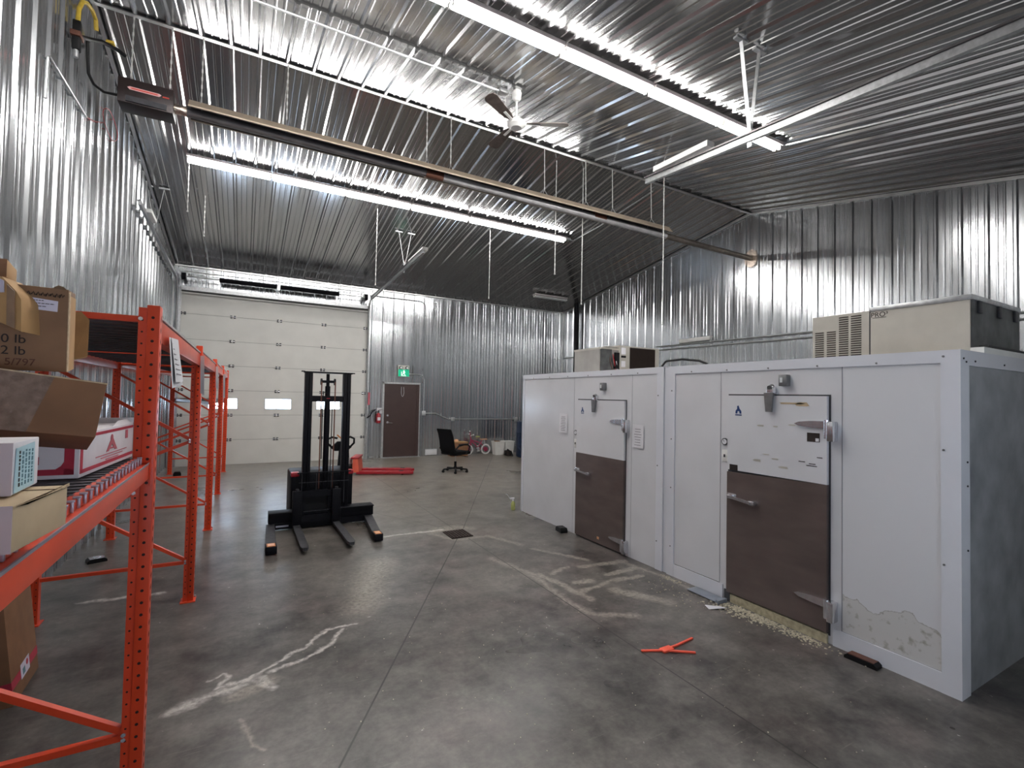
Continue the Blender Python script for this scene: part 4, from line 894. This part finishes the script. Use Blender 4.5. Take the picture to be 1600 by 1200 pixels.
s = MB(); s.box((.79, 7.02, 1.685), (1.215, 7.09, 1.765), 'blackpaint'); s.box((.985, 7.015, 1.725), (1.03, 7.021, 1.735), 'red'); s.build('cross_member', K)
s = MB(); s.cyl((1.0, 7.06, .3), (1.0, 7.06, 1.70), .038, 'blackpaint', 16); s.cyl((1.0, 7.06, 1.70), (1.0, 7.06, 1.90), .034, 'blackpaint', 16); s.cyl((1.0, 7.06, 1.90), (1.0, 7.06, 2.07), .022, 'blackpaint', 16); s.build('lift_cylinder', K)
s = MB(); s.box((.92, 7.03, 1.945), (1.09, 7.08, 1.98), 'blackpaint'); s.cyl((.905, 7.055, 1.96), (.925, 7.055, 1.96), .045, 'blackplastic', 16); s.cyl((1.08, 7.055, 1.96), (1.10, 7.055, 1.96), .045, 'blackplastic', 16); s.build('chain_rollers', K)
for x in (.915, 1.092):
    s = MB(); s.box((x - .008, 7.01, .5), (x + .008, 7.015, 1.96), 'rust'); s.build('lift_chain', K)
s = MB(); s.tube([(.975, 7.02, 1.80), (.945, 7.0, 1.82), (.93, 7.0, 1.75), (.935, 7.01, .9)], .007, 'blackplastic'); s.tube([(1.06, 7.02, 1.6), (1.055, 7.0, .5)], .006, 'blackplastic'); s.build('hydraulic_hose', K)
s = MB()
for x in (.70, .88, 1.07, 1.24): s.bar((x, 6.97, .30), (x, 6.97, .735), .006, .006, 'worn_steel')
s.bar((.66, 6.968, .60), (1.30, 6.968, .60), .006, .006, 'worn_steel'); s.box((.64, 6.965, .72), (1.33, 6.985, .735), 'blackpaint')
for k in range(60): s.bar((.66 + k * .0108, 6.975, .30), (.66 + k * .0108, 6.975, .725), .003, .003, 'blackpaint')
s.build('guard_mesh', K)
s = MB(); s.box((.62, 6.88, .42), (1.14, 6.95, .50), 'blackpaint'); s.box((.62, 6.88, .09), (1.14, 6.95, .19), 'blackpaint'); s.box((.70, 6.90, .09), (.74, 6.95, .5), 'blackpaint'); s.box((1.02, 6.90, .09), (1.06, 6.95, .5), 'blackpaint'); s.box((.72, 6.94, .2), (1.05, 6.955, .42), 'blackplastic'); s.bar((.72, 6.875, .235), (1.03, 6.872, .24), .006, .006, 'worn_steel'); s.build('carriage', K)
for x0, x1 in ((.59, .605), (1.075, 1.11)):
    s = MB(); s.box((x0 - .01, 6.80, .05), (x0 + .10, 6.87, .52), 'blackpaint', .004); s.cyl((x0 + .045, 6.84, .52), (x0 + .045, 6.84, .545), .022, 'worn_steel', 10)
    s.prism([(x0, 6.84, .055), (x0 + .085, 6.84, .055), (x1 + .075, 5.86, .045), (x1 + .055, 5.80, .045), (x1 + .01, 5.80, .045), (x1 - .01, 5.86, .045)], (0, 0, .032), 'worn_steel'); s.build('fork', K)
s = MB(); s.box((.31, 6.93, .10), (1.64, 7.10, .235), 'blackpaint', .004); s.box((.31, 6.89, .225), (1.64, 7.10, .24), 'blackpaint', .003); s.box((.33, 6.93, .02), (1.62, 7.06, .10), 'blackpaint'); s.box((.40, 6.925, .05), (.55, 6.932, .07), 'deckclip'); s.build('base_beam', K)
for pts, xx in (((.285, .385, .36, .25), .3), ((1.52, 1.63, 1.53, 1.43), 1.5)):
    a, c, d_, e_ = pts
    s = MB(); s.prism([(a, 6.95, .02), (c, 6.95, .02), (d_, 6.05, .02), (e_, 6.05, .02)], (0, 0, .075), 'worn_steel'); lg = s.build('straddle_leg', K)
    s = MB(); s.box((e_ - .003, 5.92, .012), (d_ + .003, 6.10, .098), 'blackpaint', .008); s.box((e_ + .012, 5.935, .098), (d_ - .012, 6.06, .101), 'amber'); s.box((e_ + .022, 5.95, .100), (d_ - .022, 6.045, .103), 'sky_glass'); s.build('leg_end_cap', lg)
    s = MB(); s.cyl((e_ + .02, 6.0, .04), (d_ - .02, 6.0, .04), .04, 'blackplastic', 14); s.build('wheel', lg)
s = MB(); s.bar((1.30, 7.95, .2), (1.380, 8.1, 1.0), .05, .05, 'blackpaint'); s.prism([(1.217, 8.1, .93), (1.282, 8.1, .88), (1.477, 8.1, .88), (1.542, 8.1, .93), (1.438, 8.1, 1.03), (1.321, 8.1, 1.03)], (0, .05, 0), 'blackplastic')
s.tube([(1.237, 8.12, .94), (1.178, 8.12, 1.0), (1.178, 8.12, 1.07), (1.237, 8.12, 1.10), (1.321, 8.12, 1.08)], .017, 'blackplastic'); s.tube([(1.523, 8.12, .94), (1.581, 8.12, 1.0), (1.581, 8.12, 1.07), (1.523, 8.12, 1.10), (1.438, 8.12, 1.08)], .017, 'blackplastic')
s.bar((1.308, 8.08, 1.14), (1.373, 8.08, 1.08), .02, .02, 'amber'); s.box((.60, 7.75, .1), (1.36, 7.98, .32), 'blackpaint', .02); s.build('tiller_handle', K)
s = MB(); s.cyl((.65, 7.6, .06), (.72, 7.6, .06), .06, 'blackplastic'); s.cyl((1.2, 7.6, .06), (1.27, 7.6, .06), .06, 'blackplastic'); s.box((.7, 7.3, .04), (1.25, 7.7, .1), 'blackpaint'); s.build('drive_wheel', K)

# ------------------------------------------------------------------ pallet jack
J = empty('pallet_jack', (2.12, 11.05, 0), math.radians(-20), label='red pallet jack with lowered forks in front of the overhead door', cat='pallet jack')
for yy in (-.04, .40):
    s = MB(); s.box((.10, yy, .025), (1.27, yy + .15, .085), 'red', .006); s.prism([(1.27, yy, .025), (1.27, yy + .15, .025), (1.34, yy + .11, .025), (1.34, yy + .04, .025)], (0, 0, .05), 'red'); f_ = s.build('fork', J)
    s = MB(); s.box((1.02, yy + .02, .084), (1.12, yy + .13, .090), 'worn_steel'); s.cyl((1.10, yy + .04, .035), (1.10, yy + .11, .035), .035, 'blackplastic'); s.build('load_wheel', f_)
s = MB(); s.prism([(.02, -.04, .06), (.16, -.04, .06), (.13, -.04, .36), (.02, -.04, .40)], (0, .59, 0), 'redorange'); s.box((-.02, -.05, .36), (.15, .56, .395), 'red', .006); s.build('heel_frame', J)
s = MB(); s.cyl((-.10, .255, .08), (-.10, .255, .36), .06, 'galv', 16); s.box((-.16, .16, .10), (-.04, .35, .22), 'worn_steel', .01); s.cyl((-.14, .255, .3), (-.02, .20, .34), .02, 'chrome'); s.build('hydraulic_pump', J)
s = MB(); s.cyl((-.10, .15, .09), (-.10, .21, .09), .09, 'blackplastic', 18); s.cyl((-.10, .30, .09), (-.10, .36, .09), .09, 'blackplastic', 18); s.build('steer_wheel', J)
s = MB(); s.tube([(-.12, .255, .30), (-.16, .255, .95)], .02, 'blackpaint'); s.torus((-.165, .255, 1.08), (1, .35, 0), .10, .016, 'blackpaint', 20, 6); s.bar((-.16, .25, .98), (-.165, .26, 1.17), .015, .015, 'blackpaint'); s.build('handle', J)

# ------------------------------------------------------------------ office chair
C = empty('office_chair', (4.41, 10.62, 0), math.radians(24), label='black high-back office chair turned to the right on the open floor', cat='office chair')
s = MB()
for k in range(5):
    a = math.radians(72 * k + 10); s.bar((0, 0, .095), (.29 * math.cos(a), .29 * math.sin(a), .075), .045, .03, 'blackplastic')
s.cyl((0, 0, .07), (0, 0, .13), .04, 'blackplastic'); bs = s.build('star_base', C)
for k in range(5):
    a = math.radians(72 * k + 10); x, y = .29 * math.cos(a), .29 * math.sin(a)
    s = MB(); s.cyl((x - .012, y - .02, .028), (x - .012, y + .02, .028), .028, 'blackplastic', 12); s.box((x - .018, y - .015, .045), (x + .01, y + .015, .075), 'blackplastic'); s.build('caster', bs)
s = MB(); s.cyl((0, 0, .12), (0, 0, .25), .03, 'blackplastic'); s.cyl((0, 0, .25), (0, 0, .40), .014, 'galv'); s.box((-.12, -.08, .385), (.12, .08, .425), 'blackplastic', .01); s.tube([(.05, -.08, .40), (.08, -.25, .38), (.14, -.27, .37)], .007, 'blackplastic'); s.build('gas_lift', C)
s = MB(); s.box((-.25, -.25, .42), (.27, .25, .50), 'blackmesh', .032); s.build('seat', C)
s = MB()
pr_ = [(-.20, .44), (-.27, .50), (-.31, .62), (-.33, .75), (-.37, .90), (-.43, 1.03), (-.405, 1.035), (-.33, .91), (-.285, .76), (-.26, .64), (-.22, .54), (-.16, .50)]
for y0, y1, sc_ in ((-.22, .22, 1),): s.prism([(x, y0, z) for x, z in pr_], (0, y1 - y0, 0), 'blackmesh')
s.build('backrest', C)
for sg in (-1, 1):
    s = MB(); y = sg * .28; s.tube([(-.27, y * .9, .56), (-.20, y, .64), (-.02, y, .665), (.12, y, .655), (.19, y, .61), (.15, y, .52), (.08, y * .9, .45)], .018, 'blackplastic', 10); s.box((-.18, y - .03, .66), (.12, y + .03, .685), 'blackplastic', .01); s.build('armrest', C)

# ------------------------------------------------------------------ things along the far wall
s = MB(); s.box((5.40, 13.30, 0), (5.92, 13.62, .42), 'card2', .004); s.box((5.40, 13.295, .41), (5.92, 13.625, .425), 'card'); bx = s.build('carton_body')
bx.name = 'floor_carton'; tag(bx, 'brown carton on the floor behind the office chair', 'box')
s = MB(); s.lathe([(.05, 0), (.07, .01), (.06, .06), (.02, .075)], 'sky_glass', 12, Matrix.Translation((5.60, 13.45, .426))); tag(s.build('orange_cap'), 'small orange cap lying on the carton behind the office chair', 'cap')
BK = empty('childs_bicycle', (6.08, 13.50, 0), label='pink child bicycle leaning near the far wall', cat='bicycle')
for x, nm in ((-.06, 'front_wheel'), (.53, 'rear_wheel')):
    s = MB(); s.torus((x, 0, .165), (0, 1, 0), .14, .022, 'tyre', 28, 8); s.torus((x, 0, .165), (0, 1, 0), .118, .008, 'galv', 28, 6)
    for k in range(12): a = k * PI / 6; s.cyl((x, 0, .165), (x + .115 * math.cos(a), 0, .165 + .115 * math.sin(a)), .0025, 'spoke', 5)
    s.cyl((x, -.03, .165), (x, .03, .165), .02, 'pinkbike'); s.lathe([(.02, -.004), (.07, -.002), (.07, .002), (.02, .004)], 'pinkbike', 20, frame((x, 0, .165), (1, 0, 0), (0, 0, 1))); s.build(nm, BK)
s = MB()
for a, c in (((0, .0, .50), (.25, 0, .22)), ((.02, 0, .42), (.20, 0, .30)), ((.25, 0, .20), (.40, 0, .44)), ((.25, 0, .20), (.53, .02, .165)), ((.36, 0, .36), (.53, .02, .165)), ((.03, 0, .46), (.36, 0, .36))): s.cyl(a, c, .017, 'pinkbike', 8)
s.cyl((.02, -.02, .30), (0, -.02, .56), .018, 'pinkbike', 8); s.cyl((.02, .03, .42), (-.06, .035, .165), .012, 'pinkbike', 8); s.cyl((.02, -.03, .42), (-.06, -.035, .165), .012, 'pinkbike', 8); s.build('frame', BK)
s = MB(); s.box((.34, -.06, .455), (.56, .06, .49), 'seatorange', .015); s.cyl((.40, 0, .42), (.42, 0, .46), .012, 'galv'); s.build('saddle', BK)
s = MB(); s.tube([(.02, -.20, .62), (.04, -.15, .64), (0, 0, .58), (.04, .15, .64), (.02, .20, .62)], .012, 'whiteplastic'); s.cyl((0, 0, .54), (-.01, 0, .70), .014, 'pinkbike'); s.sphere((-.02, 0, .73), .022, 'whiteplastic', n=8); s.box((.18, -.05, .54), (.30, .02, .58), 'yellowspray', .01); s.build('handlebar', BK)
s = MB(); s.cyl((.25, -.06, .20), (.25, .06, .20), .012, 'galv'); s.box((.20, -.10, .12), (.28, -.05, .135), 'whiteplastic'); s.box((.23, .05, .265), (.31, .10, .28), 'whiteplastic'); s.lathe([(.01, -.003), (.05, -.003), (.05, .003), (.01, .003)], 'galv', 16, frame((.25, -.045, .20), (1, 0, 0), (0, 0, 1))); s.build('crank', BK)
def bucket(x, y, lab, tilt=0):
    r = empty('white_bin', (x, y, 0), label=lab, cat='bin', group='white bins by the far wall')
    s = MB(); s.prism([(-.13, -.11, 0), (.13, -.11, 0), (.13, .11, 0), (-.13, .11, 0)], (0, 0, .001), 'whiteplastic')
    bm = s.bm; i = s.mi('whiteplastic')
    lo_ = [(-.13, -.11), (.13, -.11), (.13, .11), (-.13, .11)]; hi_ = [(-.165, -.14), (.165, -.14), (.165, .14), (-.165, .14)]
    for k in range(4):
        a, c = lo_[k], lo_[(k + 1) % 4]; d_, e_ = hi_[k], hi_[(k + 1) % 4]
        s.quad([(*a, 0), (*c, 0), (*e_, .41), (*d_, .41)], 'whiteplastic'); s.quad([(a[0] * .95, a[1] * .95, .003), (c[0] * .95, c[1] * .95, .003), (e_[0] * .95, e_[1] * .95, .41), (d_[0] * .95, d_[1] * .95, .41)], 'whiteplastic')
    s.build('bin_body', r)
    s = MB()
    for k in range(4): a, c = hi_[k], hi_[(k + 1) % 4]; s.bar((a[0], a[1], .405), (c[0], c[1], .405), .022, .022, 'whiteplastic')
    s.build('rim', r); return r
bucket(6.96, 13.34, 'white plastic bin nearer the bicycle by the far wall'); bucket(7.32, 13.36, 'white plastic bin nearer the blue drum by the far wall')
s = MB(); s.box((6.84, 13.28, .25), (7.0, 13.4, .43), 'card2', .005); tag(s.build('rubbish_piece'), 'brown scrap sticking out of the white bin nearer the bicycle', 'scrap')
D_ = empty('blue_drum', (7.64, 12.50, 0), label='dark blue drum half hidden behind the far cooler', cat='drum')
s = MB(); s.lathe([(.40, 0), (.44, .03), (.45, .35), (.46, .37), (.45, .39), (.45, .72), (.46, .74), (.45, .76), (.44, 1.05), (.40, 1.08)], 'blue', 28); s.build('drum_body', D_)
s = MB(); s.tube([(-.45, -.1, .75), (-.50, -.12, .5), (-.50, -.13, .3), (-.42, -.2, .2)], .02, 'blue', 8); s.build('drum_hose', D_)
s = MB(); s.tube([(7.02, 12.98, .03), (7.08, 12.92, .20), (7.14, 12.80, .12), (7.12, 12.68, .03)], .025, 'blackplastic', 8); s.box((7.04, 12.86, 0), (7.20, 13.08, .16), 'ink', .02); tag(s.build('hose_heap'), 'dark heap of hose on the floor in front of the blue drum', 'hose')

# ------------------------------------------------------------------ small floor things
s = MB(); s.box((2.33, 5.66, .001), (2.62, 5.99, .006), 'drainhole')
for k in range(8): s.box((2.33 + k * .0395, 5.66, .004), (2.345 + k * .0395, 5.99, .012), 'drain')
for k in range(8): s.box((2.33, 5.66 + k * .045, .004), (2.62, 5.675 + k * .045, .012), 'drain')
tag(s.build('floor_drain'), 'rusty square drain grate in the middle of the floor', 'drain')
def trap(x, y, rz, m, lab, l=.13, w_=.09, h_=.05):
    r = empty('mouse_trap', (x, y, 0), rz, label=lab, cat='trap', group='bait traps on the floor')
    s = MB(); s.prism([(-l / 2, -w_ / 2, 0), (l / 2, -w_ / 2, 0), (l / 2, -w_ / 2, h_ * .55), (l / 2 - .02, -w_ / 2, h_), (-l / 2 + .02, -w_ / 2, h_), (-l / 2, -w_ / 2, h_ * .55)], (0, w_, 0), 'blackplastic'); s.build('trap_box', r)
    s = MB(); s.box((-l / 2 + .02, -w_ / 2 + .008, h_), (l / 2 - .02, w_ / 2 - .008, h_ + .003), m); s.build('trap_lid', r)
trap(3.79, 5.36, math.radians(80), 'blackplastic', 'black bait trap against the foot of the far cooler', .17, .10, .06)
trap(3.82, 1.76, math.radians(92), 'rust', 'brown-topped bait trap against the foot of the near cooler', .20, .08, .035)
trap(-1.30, 6.50, math.radians(20), 'chrome', 'shiny-topped bait trap on the floor below the left wall', .16, .12, .04)
trap(-1.20, 12.30, math.radians(5), 'blackplastic', 'black bait trap behind the farthest rack frames', .14, .12, .08)
s = MB(); s.box((3.72, 2.86, .008), (3.855, 3.20, .016), 'greyplate', .003, X=None); s.box((3.72, 2.85, 0), (3.84, 2.88, .03), 'greyplate'); s.box((3.74, 3.16, 0), (3.84, 3.2, .008), 'greyplate'); tag(s.build('loose_plate'), 'loose grey metal plate lying against the near cooler', 'plate')
s = MB(); s.prism([(3.62, 2.88, .001), (3.70, 2.82, .001), (3.68, 2.74, .02), (3.56, 2.82, .001), (3.58, 2.88, .012)], (0, 0, .002), 'paper'); tag(s.build('paper_scrap'), 'crumpled white paper scrap by the loose plate', 'paper')
s = MB()
def strap(pts, w_): 
    for a, c in zip(pts, pts[1:]): s.bar((*a, .008), (*c, .008), w_, .010, 'redplastic')
strap([(2.53, 2.57), (2.68, 2.50), (2.86, 2.375)], .016); strap([(2.68, 2.505), (2.83, 2.51), (3.01, 2.53)], .015); s.box((2.66, 2.475, 0), (2.76, 2.53, .016), 'redplastic', .004)
tag(s.build('red_plastic_scraps'), 'broken red-orange plastic strips lying crossed on the floor', 'scrap')
SB = empty('spray_bottle', (3.80, 6.72, 0), label='yellow-green spray bottle at the far corner of the far cooler', cat='spray bottle')
s = MB(); s.lathe([(.03, 0), (.035, .01), (.035, .10), (.015, .14)], 'yellowspray', 14); s.build('bottle', SB)
s = MB(); s.cyl((0, 0, .14), (0, 0, .17), .013, 'paper'); s.box((-.06, -.01, .17), (.02, .01, .195), 'paper', .003); s.tube([(-.06, 0, .18), (-.10, 0, .24), (-.13, 0, .26)], .006, 'paper'); s.build('trigger_head', SB)
# crumbled foam at the near cooler door, and grit
s = MB()
def crumb(cx, cy, n, sx, sy, r0, r1):
    for _ in range(n):
        x, y = random.gauss(cx, sx), random.gauss(cy, sy)
        if x > CX - .045: x = CX - .045 - random.random() * .06
        r = random.uniform(r0, r1); k = random.randint(4, 6); a0 = random.random() * 6
        s.prism([(x + r * random.uniform(.6, 1.2) * math.cos(a0 + 2 * PI * j / k), y + r * random.uniform(.6, 1.2) * math.sin(a0 + 2 * PI * j / k), 0) for j in range(k)], (0, 0, random.uniform(.002, r * .7)), 'foam')
crumb(3.80, 2.55, 420, .05, .17, .003, .013); crumb(3.72, 2.72, 90, .06, .08, .003, .014); crumb(3.80, 2.15, 160, .04, .12, .003, .010); crumb(3.60, 3.2, 90, .14, .35, .002, .008); crumb(3.8, 3.45, 60, .03, .08, .003, .009)
tag(s.build('crumbled_foam', smooth=False), 'crumbled yellowish foam bits spilled under the near cooler door', 'debris', kind='stuff')
s = MB()
for _ in range(260):
    y = random.uniform(1.2, 4.8); x = random.uniform(.2, 3.6); r = random.uniform(.0015, .0042)
    s.prism([(x + r * math.cos(2 * PI * j / 5) * random.uniform(.6, 1.3), y + r * math.sin(2 * PI * j / 5), 0) for j in range(5)], (0, 0, r * .6), 'foam')
tag(s.build('floor_grit', smooth=False), 'scattered pale grit on the bare concrete in the foreground', 'debris', kind='stuff')
